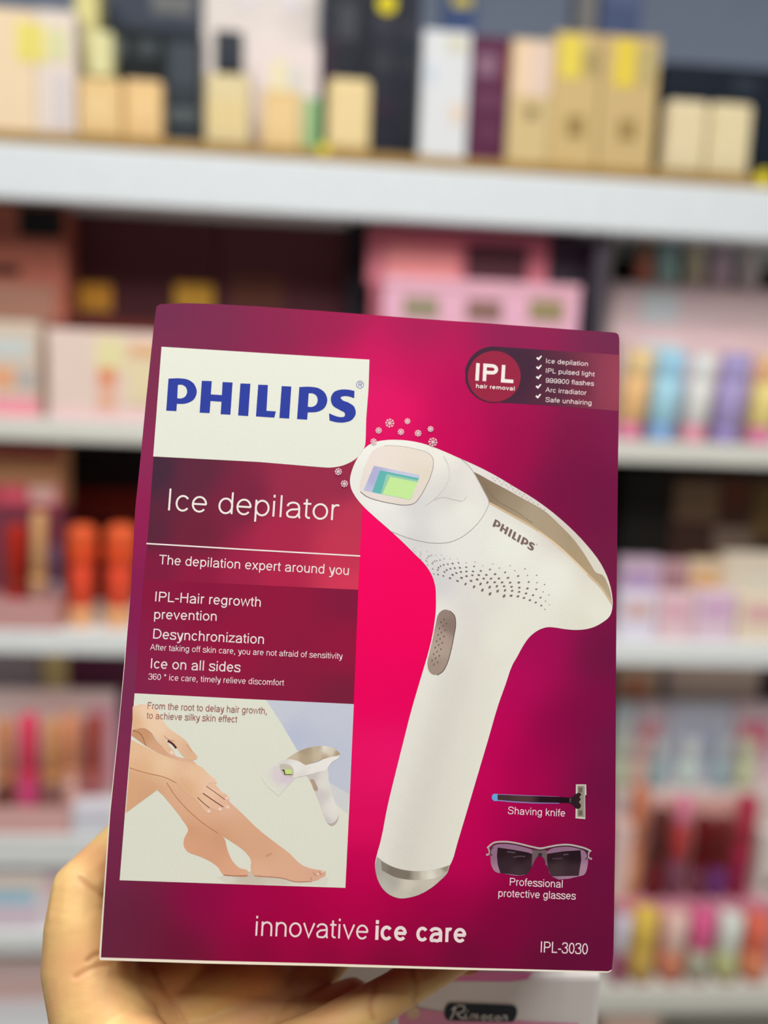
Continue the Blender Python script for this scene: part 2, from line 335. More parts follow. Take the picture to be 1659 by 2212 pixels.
# second shelf, right bay: stepped pale pink stand with polishes, tubes in front
carton(1330, 1700, 738, z2, YF + 0.10, (228, 200, 202), 'pale pink stand block carrying the little polish bottles', 'display stand', None, 0.07, 0.75,
       [(0.12, 0.36, 0.66, 0.98, (206, 212, 216), 'printed_panel'), (0.5, 0.9, 0.6, 0.9, (228, 192, 192), 'printed_panel'), (0.0, 1.0, 0.42, 0.5, (216, 196, 206), 'printed_band')], name='display_stand')
zst = W(1480, 738, YF + 0.10).z
carton(1320, 1720, 618, zst, YF + 0.125, (226, 202, 204), 'pale pink upper step of stand below the polish bottles', 'display stand', None, 0.05, 0.75, [(0.16, 0.36, 0.3, 0.9, (204, 210, 214), 'printed_panel')], name='display_step')
zst2 = W(1480, 618, YF + 0.125).z
pg = 'small polish bottles on the pink stand'
for (a, b, yt, c, c2, lb) in [(1378, 1416, 520, (168, 104, 86), (110, 84, 66), 'rust brown polish bottle, first on the pink stand'),
                              (1422, 1474, 526, (140, 172, 168), (110, 136, 138), 'teal polish bottle on the pink stand'),
                              (1486, 1530, 530, (182, 172, 150), (168, 158, 140), 'beige polish bottle right of the teal one'),
                              (1540, 1592, 534, (158, 140, 152), (144, 128, 140), 'mauve polish bottle right of the beige one'),
                              (1604, 1650, 536, (176, 168, 170), (150, 144, 142), 'silver grey polish bottle at the frame edge')]:
    tube(a, b, yt, zst2, YF + 0.132, [(0.06, 0.8, c2, 'foot'), (0.54, 1.0, c, 'body'), (0.08, 0.6, c2, 'neck'), (0.32, 0.8, c2, 'cap')], lb, 'nail polish', pg, 0.36, 0, 'polish_bottle', False)
carton(1286, 1322, 524, z2, YF + 0.13, (176, 166, 160), 'pale grey carton beside the upright behind pink stand', 'box', None, 0.05, 0.62)
tg = 'upright hand cream tubes on second shelf'
for (a, b, yt, c, c2, c3, lb) in [(1356, 1416, 752, (226, 182, 128), (232, 204, 150), (216, 128, 160), 'orange cream tube with pink cap on second shelf'),
                              (1424, 1488, 756, (156, 200, 218), (158, 206, 232), (128, 166, 212), 'light blue tube with blue cap on second shelf'),
                              (1500, 1554, 762, (210, 208, 204), (214, 214, 212), (232, 156, 176), 'white tube with pink cap on second shelf'),
                              (1566, 1632, 762, (158, 146, 190), (160, 150, 196), (150, 136, 190), 'violet tube with violet cap on second shelf'),
                              (1644, 1704, 770, (222, 204, 130), (226, 178, 130), (212, 124, 162), 'yellow tube with pink cap at the frame edge')]:
    tube(a, b, yt, z2, YF + 0.02, [(0.2, 0.86, c3, 'cap'), (0.5, 1.0, c, 'body'), (0.26, 0.96, c2, 'shoulder'), (0.04, 0.9, c, 'crimp')], lb, 'tube', tg, 0.78, 0.085, 'cream_tube', False)

# third shelf, left bay
z3 = zS3
carton(-40, 130, 962, W(46, 1092, YF + 0.07).z, YF + 0.07, (150, 108, 78), 'tan and rose carton high in the third shelf left corner', 'box', None, 0.06, G2,
       [(0.0, 1.0, 0.0, 0.34, (150, 56, 70), 'printed_band'), (0.25, 0.55, 0.06, 0.32, (196, 84, 100), 'printed_panel'), (0.6, 0.95, 0.06, 0.34, (176, 142, 136), 'printed_panel'), (0.0, 1.0, 0.8, 1.0, (126, 60, 58), 'printed_band')])
carton(-40, 132, 1092, z3, YF + 0.07, (92, 44, 56), 'dark rose stand under the tan and rose carton', 'display stand', None, 0.06, G2, name='display_stand')
tray(-40, 124, 1296, z3, YF + 0.004, 0.055, (186, 140, 138), 'dusty pink tray with lipsticks on the third shelf', None, 0.7)
lg = 'lipsticks in the dusty pink tray'
tube(2, 50, 1136, z3 + 0.003, YF + 0.014, [(0.35, 0.95, (120, 20, 26), 'base'), (0.08, 1.0, (110, 40, 30), 'ring'), (0.57, 0.92, (128, 30, 20), 'cap')], 'deep red lipstick in the dusty pink tray', 'lipstick', lg, G2, 0.03, 'lipstick')
tube(60, 94, 1106, z3 + 0.003, YF + 0.014, [(0.35, 0.95, (128, 96, 84), 'base'), (0.08, 1.0, (170, 130, 90), 'ring'), (0.57, 0.92, (160, 122, 84), 'cap')], 'tan lipstick in the dusty pink tray', 'lipstick', lg, G2, 0.03, 'lipstick')
tube(98, 130, 1180, z3 + 0.003, YF + 0.062, [(0.4, 0.95, (140, 124, 132), 'base'), (0.1, 1.0, (150, 134, 144), 'ring'), (0.5, 0.92, (92, 72, 92), 'cap')], 'greyish lilac lipstick just outside the pink tray', 'lipstick', lg, G2, 0.0, 'lipstick')
og = 'orange lip oils beside the held carton'
tube(136, 200, 1138, z3, YF + 0.02, [(0.2, 0.86, (176, 130, 92), 'base'), (0.44, 0.84, (190, 66, 44), 'barrel'), (0.16, 1.0, (196, 70, 36), 'collar'), (0.2, 1.0, (206, 86, 48), 'cap')], 'orange lip oil with tan base, left of the pair', 'lip oil', og, G2, 0.02, 'lip_oil')
tube(216, 288, 1138, z3, YF + 0.02, [(0.2, 0.86, (176, 130, 92), 'base'), (0.44, 0.84, (190, 66, 44), 'barrel'), (0.16, 1.0, (196, 70, 36), 'collar'), (0.2, 1.0, (206, 86, 48), 'cap')], 'orange lip oil with tan base, partly hidden by the held carton', 'lip oil', og, G2, 0.035, 'lip_oil')
carton(150, 420, 975, z3, YF + 0.2, (24, 18, 18), 'black display box behind the orange lip oils', 'box', None, 0.05, 0.45, [(0.0, 1.0, 0.55, 0.75, (96, 28, 22), 'printed_band')])

# third shelf, right bay
carton(1345, 1450, 1016, z3, YF + 0.15, (40, 38, 36), 'near black carton beside the upright on third shelf', 'box', None, 0.05, 0.5)
carton(1452, 1700, 1030, z3, YF + 0.15, (72, 52, 46), 'brown display box with dull beige blotches on third shelf', 'box', None, 0.05, 0.5,
       [(0.02, 0.4, 0.7, 0.95, (122, 100, 82), 'printed_panel'), (0.42, 0.66, 0.78, 0.98, (92, 56, 44), 'printed_panel'), (0.38, 0.74, 0.42, 0.66, (124, 106, 96), 'printed_panel'), (0.7, 1.0, 0.6, 0.95, (104, 84, 54), 'printed_panel')])
sg = 'pastel sachets piled on the third shelf'
for (a, b, yt, yb, Yd, c, pc, lb) in [
        (1336, 1432, 1206, 1300, 0.10, (196, 172, 190), (182, 156, 196), 'lilac sachet high on the pastel pile'),
        (1436, 1486, 1212, 1300, 0.10, (190, 150, 156), (150, 112, 120), 'rose sachet with dark spot on the pastel pile'),
        (1488, 1560, 1210, 1290, 0.10, (214, 190, 160), (234, 186, 124), 'beige sachet with an orange spot on the pile'),
        (1562, 1700, 1196, 1300, 0.10, (220, 208, 190), (226, 220, 204), 'cream sachet at the right of the pile'),
        (1336, 1420, 1280, 1384, 0.03, (214, 206, 220), (206, 172, 170), 'whitish lilac sachet in the front left of the pile'),
        (1424, 1500, 1282, 1384, 0.03, (214, 184, 190), (222, 172, 186), 'pink sachet in the front of the pile'),
        (1504, 1590, 1276, 1384, 0.03, (210, 186, 200), (204, 164, 196), 'mauve sachet with a purple spot in the front of the pile'),
        (1594, 1700, 1290, 1384, 0.03, (232, 214, 192), (214, 168, 168), 'pale peach sachet with red spot in the front')]:
    carton(a, b, yt, z3, YF + Yd, c, lb, 'sachet', sg, 0.03, 0.74, [(0.15, 0.8, 0.45, 0.8, pc, 'printed_panel')], name='sachet', bev=0.006)

# fourth shelf, left bay
z4 = zS4
carton(-40, 86, 1414, z4, YF + 0.11, (112, 106, 112), 'grey display box at the back of the fourth shelf', 'box', None, 0.05, 0.34)
carton(92, 146, 1412, z4, YF + 0.11, (222, 206, 146), 'pale yellow carton standing between grey and plum boxes', 'box', None, 0.05, 0.5)
carton(150, 300, 1420, z4, YF + 0.11, (78, 36, 58), 'dark plum display box behind the pale lipstick stand', 'box', None, 0.05, 0.34)
carton(-40, 250, 1492, z4, YF + 0.09, (226, 204, 200), 'pale pink stand back behind the lipstick row', 'display stand', None, 0.014, 0.62, [(0.8, 1.0, 0.2, 0.9, (226, 170, 184), 'printed_panel')], name='display_stand')
tray(-40, 152, 1744, z4, YF + 0.004, 0.075, (206, 162, 158), 'rose tray holding a row of lipsticks on the fourth shelf', None, 0.72)
rg = 'lipsticks in the rose tray'
for (a, b, yt, c1, c2, lb) in [(-16, 20, 1560, (92, 52, 40), (176, 112, 70), 'brown and orange lipstick at the left frame edge'),
                              (28, 76, 1552, (176, 62, 104), (190, 58, 84), 'crimson pink lipstick in the rose tray'),
                              (88, 126, 1560, (120, 84, 78), (182, 128, 82), 'tan brown lipstick in the rose tray')]:
    tube(a, b, yt, z4 + 0.003, YF + 0.016, [(0.42, 0.95, c1, 'base'), (0.08, 1.0, c2, 'ring'), (0.5, 0.9, c2, 'cap')], lb, 'lipstick', rg, 0.58, 0.02, 'lipstick')
tube(130, 164, 1548, z4 + 0.0, YF + 0.045, [(0.42, 0.95, (200, 160, 148), 'base'), (0.08, 1.0, (196, 140, 110), 'ring'), (0.5, 0.9, (200, 134, 94), 'cap')], 'peach orange lipstick beside the rose tray', 'lipstick', rg, 0.58, 0.02, 'lipstick')
tube(170, 220, 1556, z4 + 0.0, YF + 0.05, [(0.42, 0.95, (142, 84, 84), 'base'), (0.08, 1.0, (150, 80, 70), 'ring'), (0.5, 0.9, (138, 66, 58), 'cap')], 'reddish brown lipstick nearest the held carton', 'lipstick', rg, 0.58, 0.02, 'lipstick')
carton(156, 300, 1742, z4, YF + 0.004, (228, 228, 238), 'white carton beside the rose tray near the hand', 'box', None, 0.035, 0.85)

# fifth shelf, left bay
z5 = zS5
wg = 'white packets below the fourth shelf'
carton(-60, 96, 1884, z5, YF + 0.01, (232, 226, 230), 'white packet with light blue and orange print left of the thumb', 'packet', wg, 0.04, 0.7,
       [(0.0, 1.0, 0.72, 0.9, (236, 216, 196), 'printed_band'), (0.2, 0.85, 0.44, 0.72, (176, 212, 232), 'printed_panel'), (0.1, 0.9, 0.1, 0.36, (232, 210, 226), 'printed_panel')], name='packet')
carton(98, 200, 1880, z5, YF + 0.02, (236, 220, 226), 'white packet with pink print behind the thumb', 'packet', wg, 0.04, 0.7, [(0.05, 0.7, 0.5, 0.85, (242, 204, 212), 'printed_panel'), (0.1, 0.8, 0.05, 0.4, (238, 214, 226), 'printed_panel')], name='packet')
z6 = W(100, 2260, YF).z
ubox('shelf_board', XL, XM - 0.01, YF, YB, z6 - 0.03, z6, WHITE_LIFTED, 0.003)
carton(-60, 140, 2068, z6, YF + 0.03, (216, 190, 188), 'dusty pink carton with pale foot below the fifth shelf', 'box', None, 0.05, 0.72, [(0.0, 1.0, 0.5, 0.72, (204, 172, 168), 'printed_band'), (0.0, 1.0, 0.0, 0.42, (218, 216, 220), 'printed_panel')])
carton(143, 420, 2070, z6, YF + 0.05, (150, 110, 116), 'mauve carton behind the wrist', 'box', None, 0.05, 0.6)

# lower right: stepped stand with three tiers
zR = zR4
def tier(x0, x1, yt, zb, Y, dep, col, label):
    cx, w, h = span(x0, x1, yt, zb, Y)
    t = thing('tier_block', label, 'display stand', (cx, Y, zb), 'tiers of the make-up stand')
    link('riser', boxes([(-w / 2, w / 2, 0, 0.004, 0, h)], 0.0008), t, mat(col, 0.72, 0.35))
    link('tier_top', boxes([(-w / 2, w / 2, 0.004, dep, h - 0.004, h)], 0), t, mat(col, 0.72, 0.35))
    for s in (-1, 1):
        link('side_panel', boxes([(s * w / 2 - (0.003 if s > 0 else 0), s * w / 2 + (0.003 if s < 0 else 0), 0.004, dep, 0, h - 0.004)], 0), t, mat(col, 0.72, 0.35))
    return W((x0 + x1) / 2, yt, Y).z
zt2 = tier(1322, 1720, 1950, zR, YF + 0.050, 0.050, (196, 136, 152), 'mauve pink riser carrying the dark lipsticks')
zt1 = tier(1322, 1720, 1712, zR, YF + 0.102, 0.062, (206, 192, 190), 'pale upper riser carrying the pastel gloss tubes')
zt0 = tier(1322, 1720, 1590, zR, YF + 0.166, 0.09, (216, 216, 222), 'whitish top riser behind the pastel gloss tubes')
carton(1330, 1440, 1440, zt0, YF + 0.172, (214, 186, 160), 'beige carton with rust disc on the topmost tier', 'box', None, 0.04, 0.42, [(0.1, 0.62, 0.3, 0.85, (206, 140, 112), 'printed_panel'), (0.84, 1.0, 0.55, 0.95, (84, 84, 94), 'printed_mark')])
carton(1446, 1640, 1428, zt0, YF + 0.172, (212, 190, 178), 'wide pinkish beige carton on the topmost tier', 'box', None, 0.04, 0.42, [(0.1, 0.9, 0.1, 0.5, (216, 196, 180), 'printed_panel')])
carton(1644, 1700, 1434, zt0, YF + 0.172, (70, 50, 66), 'dark plum carton at frame edge on the topmost tier', 'box', None, 0.04, 0.6)
pk = 'pink and white packets above the gloss tubes'
for (a, b, c, pc, lb) in [(1326, 1370, (206, 216, 222), (216, 220, 216), 'pale blue packet beside the held carton'),
                          (1374, 1440, (220, 200, 210), (244, 168, 180), 'white packet with pink blot, second above the gloss tubes'),
                          (1444, 1580, (206, 208, 222), (196, 198, 218), 'long bluish white packet above the gloss tubes'),
                          (1584, 1690, (226, 200, 208), (240, 136, 160), 'white packet with deep pink blot near frame edge')]:
    carton(a, b, 1516, zt1, YF + 0.150, c, lb, 'packet', pk, 0.012, 0.8, [(0.15, 0.75, 0.35, 0.75, pc, 'printed_panel')], name='packet')
gl = 'pastel gloss tubes on the stand'
for (a, b, c, c2, lb) in [(1326, 1366, (206, 212, 186), (212, 214, 200), 'pale green gloss tube beside the held carton'),
                      (1372, 1404, (226, 192, 180), (236, 200, 196), 'peach gloss tube, second on the stand'),
                      (1412, 1444, (162, 188, 190), (198, 204, 206), 'grey teal gloss tube, third on the stand'),
                      (1472, 1520, (206, 222, 216), (214, 220, 222), 'wide mint white gloss tube on the stand'),
                      (1548, 1590, (166, 188, 194), (192, 200, 206), 'bluish grey gloss tube right of the mint one'),
                      (1602, 1638, (210, 218, 178), (216, 218, 190), 'pale lime gloss tube near the frame edge')]:
    tube(a, b, 1604, zt1, YF + 0.110, [(0.55, 1.0, c, 'barrel'), (0.08, 0.8, c2, 'collar'), (0.37, 0.9, c2, 'cap')], lb, 'lip gloss', gl, 0.8, 0.03, 'gloss_tube', False)
dl = 'dark lipsticks on the mauve tier'
for (a, b, yt, c1, c2, lb) in [(1366, 1404, 1706, (186, 126, 90), (184, 112, 82), 'copper lipstick, first on the mauve tier'),
                      (1410, 1454, 1758, (98, 32, 38), (82, 40, 38), 'very dark brown lipstick on the mauve tier'),
                      (1460, 1500, 1730, (112, 66, 84), (160, 56, 58), 'red lipstick with pink tip on the mauve tier'),
                      (1506, 1546, 1772, (104, 54, 72), (92, 16, 22), 'dark wine lipstick in the middle of the mauve tier'),
                      (1550, 1586, 1772, (104, 52, 110), (98, 28, 30), 'wine lipstick with violet base on the mauve tier'),
                      (1600, 1638, 1726, (130, 30, 64), (158, 40, 66), 'crimson lipstick taller than its neighbours on mauve tier')]:
    segs = [(0.38, 0.95, c1, 'base'), (0.1, 1.0, c2, 'ring'), (0.52, 0.92, c2, 'cap')]
    if a == 1460: segs = [(0.38, 0.95, c1, 'base'), (0.36, 0.95, c2, 'cap'), (0.26, 0.85, (214, 124, 152), 'tip')]
    tube(a, b, yt, zt2, YF + 0.056, segs, lb, 'lipstick', dl, 0.62, 0.045, 'lipstick')
carton(1322, 1366, 1780, zt2, YF + 0.060, (206, 178, 172), 'dusty pink carton at the left end of mauve tier', 'box', None, 0.03, 0.7)
carton(1372, 1640, 1726, zt2, YF + 0.094, (214, 168, 158), 'salmon backing card behind the dark lipsticks', 'card', None, 0.004, 0.7, name='backing_card')
carton(1642, 1710, 1800, zt2, YF + 0.060, (206, 198, 192), 'grey white carton right of the dark lipsticks', 'box', None, 0.03, 0.72, [(0.3, 1.0, 0.18, 0.32, (24, 24, 28), 'printed_band')])
cg = 'bright topped gloss tubes on the lowest tier'
for (a, b, yt, c1, c2, lb) in [(1330, 1364, 1990, (160, 84, 112), (222, 218, 232), 'white topped gloss tube beside the held carton corner'),
                      (1374, 1428, 1980, (200, 168, 88), (240, 206, 96), 'yellow topped gloss tube on the lowest tier'),
                      (1440, 1494, 1990, (206, 132, 104), (234, 200, 190), 'peach gloss tube with pale top on the lowest tier'),
                      (1502, 1548, 1982, (176, 180, 160), (246, 112, 166), 'hot pink topped gloss tube on the lowest tier'),
                      (1560, 1612, 1992, (188, 192, 140), (222, 230, 220), 'mint white topped gloss tube on the lowest tier'),
                      (1622, 1672, 1996, (224, 140, 104), (254, 128, 104), 'coral topped gloss tube on the lowest tier')]:
    tube(a, b, yt, zR, YF + 0.012, [(0.08, 0.9, (150, 76, 88), 'foot'), (0.38, 1.0, c1, 'barrel'), (0.54, 0.95, c2, 'cap')], lb, 'lip gloss', cg, 0.78, 0.05, 'gloss_tube', False)
z7 = W(1500, 2300, YF).z
ubox('shelf_board', XM + 0.01, XR, YF, YB, z7 - 0.03, z7, CREAM, 0.003)
carton(1300, 1420, 2196, z7, YF + 0.02, (222, 190, 176), 'pinkish carton low at the right below the cream shelf', 'box', None, 0.05, 0.7)

# ------------------------------------------------------------------ the held carton
def unit3(v): return v / np.linalg.norm(v)
_v1, _v2 = (38496.33, 3105.35), (1449.37, -12183.57)         # vanishing points of its horizontal and vertical edges
_r = unit3(np.array([(_v1[0] - CX) / FPX, (_v1[1] - CY) / FPX, 1]))
_u = unit3(-np.array([(_v2[0] - CX) / FPX, (_v2[1] - CY) / FPX, 1]))
if _u[1] > 0: _u = -_u
_u = unit3(_u - _r * np.dot(_u, _r)); _n = np.cross(_r, _u)
if _n[2] < 0: _n = -_n
_n = unit3(_n * 0.5 + np.array((0, 0, 0.5)))                 # the front faces the lens a little more squarely than its edges suggest
_r = unit3(_r - _n * np.dot(_r, _n)); _u = unit3(_u - _n * np.dot(_u, _n)); _u = unit3(_u - _r * np.dot(_u, _r))
BR3, BU3, BN3 = c2w(_r), c2w(_u), c2w(_n)                     # right, up, into the carton (world)
_C0 = CAM + ray(775, 1390) * 0.375
def face_raw(px, py):
    d = ray(px, py)
    p = CAM + d * ((_C0 - CAM).dot(BN3) / d.dot(BN3)) - _C0
    return p.dot(BR3), p.dot(BU3)
_b0 = face_raw(772, 2083)
BORG = _C0 + BR3 * _b0[0] + BU3 * _b0[1]                      # middle of the lower front edge
def uv(px, py):
    a, b = face_raw(px, py)
    return a - _b0[0], b - _b0[1]
MBOX = Matrix(((BR3.x, BN3.x, BU3.x, BORG.x), (BR3.y, BN3.y, BU3.y, BORG.y), (BR3.z, BN3.z, BU3.z, BORG.z), (0, 0, 0, 1)))
carton_e = thing('device_box', 'large magenta hair removal device carton held up in front of the shelves', 'box', (0, 0, 0))
carton_e.matrix_world = MBOX
BW, BH, BD = 0.2205, 0.2895, 0.085

FG = 0.98                                                     # light reaching the carton front
PRINT = bpy.data.materials.new('printed_ink'); PRINT.use_nodes = True
_nt = PRINT.node_tree; _b = _nt.nodes['Principled BSDF']
_a = _nt.nodes.new('ShaderNodeVertexColor'); _a.layer_name = 'ink'
_tc = _nt.nodes.new('ShaderNodeTexCoord'); _no = _nt.nodes.new('ShaderNodeTexNoise'); _no.inputs['Scale'].default_value = 1500
_hs = _nt.nodes.new('ShaderNodeHueSaturation'); _mr = _nt.nodes.new('ShaderNodeMapRange')
_mr.inputs['To Min'].default_value = 0.94; _mr.inputs['To Max'].default_value = 1.06
_nt.links.new(_tc.outputs['Object'], _no.inputs['Vector']); _nt.links.new(_no.outputs['Fac'], _mr.inputs['Value'])
_nt.links.new(_mr.outputs['Result'], _hs.inputs['Value']); _nt.links.new(_a.outputs['Color'], _hs.inputs['Color'])
_nt.links.new(_hs.outputs['Color'], _b.inputs['Base Color'])
_b.inputs['Roughness'].default_value = 0.5; _b.inputs['Specular IOR Level'].default_value = 0.1

def smooth(pts, n=5, closed=True):
    """pts: (x, y) smooth point or (x, y, 1) corner; Hermite curve through them"""
    P = [np.array(p[:2], float) for p in pts]; K = [len(p) > 2 and p[2] for p in pts]
    N = len(P); out = []
    for i in range(N if closed else N - 1):
        j = (i + 1) % N
        if K[i] and K[j]:
            out.append(P[i]); continue
        d = P[j] - P[i]; L = np.linalg.norm(d) + 1e-9
        def tang(k, fwd):
            if K[k] or (not closed and k in (0, N - 1)): return d
            a, b = P[k] - P[k - 1], P[(k + 1) % N] - P[k]
            la, lb = np.linalg.norm(a) + 1e-9, np.linalg.norm(b) + 1e-9
            t = (a / la * lb + b / lb * la) / (la + lb)
            return t * L
        m0, m1 = tang(i, 1), tang(j, 0)
        for s in range(n):
            t = s / n; t2, t3 = t * t, t * t * t
            out.append((2 * t3 - 3 * t2 + 1) * P[i] + (t3 - 2 * t2 + t) * m0 + (-2 * t3 + 3 * t2) * P[j] + (t3 - t2) * m1)
    if not closed: out.append(P[-1])
    return [tuple(p) for p in out]
class Ink:
    """collects flat printed shapes (given in pixels of the carton front) into one mesh"""
    def __init__(self): self.v, self.f, self.c, self.k = [], [], [], 0
    def add(self, pts, faces, cols):
        o = len(self.v); self.v += [(a, b, -1.5e-6 * self.k) for a, b in pts]; self.f += [tuple(i + o for i in f) for f in faces]; self.c += cols
    def poly(self, loops, col, step=None):
        self.k += 1
        if not isinstance(loops[0][0], (tuple, list)): loops = [loops]
        loops = [[p[:2] for p in l] for l in loops]
        flat = [p for l in loops for p in l]
        tris = tessellate_polygon([[Vector((p[0], p[1], 0)) for p in l] for l in loops])
        if step is None:
            self.add([uv(*p) for p in flat], tris, [col(*p) if callable(col) else col for p in flat]); return
        bm = bmesh.new()
        vs = [bm.verts.new((p[0], p[1], 0)) for p in flat]
        for t in tris:
            try: bm.faces.new([vs[i] for i in t])
            except ValueError: pass
        xs, ys = [p[0] for p in flat], [p[1] for p in flat]
        for ax, lo, hi in ((0, min(xs), max(xs)), (1, min(ys), max(ys))):
            k = lo + step
            while k < hi:
                co = (k, 0, 0) if ax == 0 else (0, k, 0); no = (1, 0, 0) if ax == 0 else (0, 1, 0)
                bmesh.ops.bisect_plane(bm, geom=list(bm.verts) + list(bm.edges) + list(bm.faces), dist=1e-5, plane_co=co, plane_no=no)
                k += step
        bm.verts.index_update()
        P = [(v.co.x, v.co.y) for v in bm.verts]
        self.add([uv(*p) for p in P], [tuple(v.index for v in f.verts) for f in bm.faces], [col(*p) for p in P])
        bm.free()
    def stroke(self, pts, w, col, closed=False, taper=None):
        """ribbon of width w (pixels) along a polyline"""
        self.k += 1
        P = [np.array(p[:2], float) for p in pts]
        Q = [P[0]]
        for p in P[1:]:
            if np.linalg.norm(p - Q[-1]) > 1e-6: Q.append(p)
        P = Q; N = len(P)
        if N < 2: return
        L, R = [], []
        for i in range(N):
            a = P[i] - P[i - 1] if (i > 0 or closed) else P[1] - P[0]
            b = P[(i + 1) % N] - P[i] if (i < N - 1 or closed) else P[-1] - P[-2]
            a, b = a / (np.linalg.norm(a) + 1e-9), b / (np.linalg.norm(b) + 1e-9)
            na, nb = np.array([-a[1], a[0]]), np.array([-b[1], b[0]])
            m = na + nb; l = np.linalg.norm(m)
            m = na if l < 0.3 else m / l
            k = 1 / max(0.45, np.dot(m, nb))
            ww = w / 2 * (1 if taper is None else taper[0] + (taper[1] - taper[0]) * i / (N - 1))
            L.append(P[i] + m * k * ww); R.append(P[i] - m * k * ww)
        pts2 = [tuple(x) for x in L + R]
        fs = [(i, (i + 1) % N, N + (i + 1) % N, N + i) for i in range(N if closed else N - 1)]
        self.add([uv(*p) for p in pts2], fs, [col] * len(pts2))
    def disc(self, x, y, rx, ry, col, n=28, rot=0.0):
        c, s = math.cos(rot), math.sin(rot)
        self.k -= 1
        self.poly([(x + rx * math.cos(a) * c - ry * math.sin(a) * s, y + rx * math.cos(a) * s + ry * math.sin(a) * c) for a in [2 * math.pi * k / n for k in range(n)]], col)
    def build(self, name, layer, parent, label=None):
        me = bpy.data.meshes.new(name)
        y = -0.00003 * layer
        me.from_pydata([(a, y + d, b) for a, b, d in self.v], [], self.f)
        at = me.color_attributes.new('ink', 'FLOAT_COLOR', 'POINT')
        for i, c in enumerate(self.c):
            at.data[i].color = lin(c, FG) + (1,)
        for p in me.polygons:
            if p.normal.y > 0: p.flip()
        me.update()
        o = link(name, me, parent, PRINT)
        if label: o['label'] = label
        return o
def blend(samples, p=3.0, soft=None):
    S = np.array([[x, y] for x, y, c in samples], float); Cc = np.array([[s2l(k) for k in c] for x, y, c in samples])
    SOFT = soft or 0.35 * math.sqrt(np.ptp(S[:, 0]) * np.ptp(S[:, 1]) / len(S))
    def f(px, py):
        d2 = (S[:, 0] - px) ** 2 + (S[:, 1] - py) ** 2
        w = (d2 + SOFT * SOFT) ** -2.0
        r = (w[:, None] * Cc).sum(0) / w.sum()
        return tuple(255 * (12.92 * k if k <= 0.0031308 else 1.055 * k ** (1 / 2.4) - 0.055) for k in r)
    return f
def zoom(ox, oy, s):
    return lambda pts: [(ox + p[0] / s, oy + p[1] / s) + tuple(p[2:]) for p in pts]

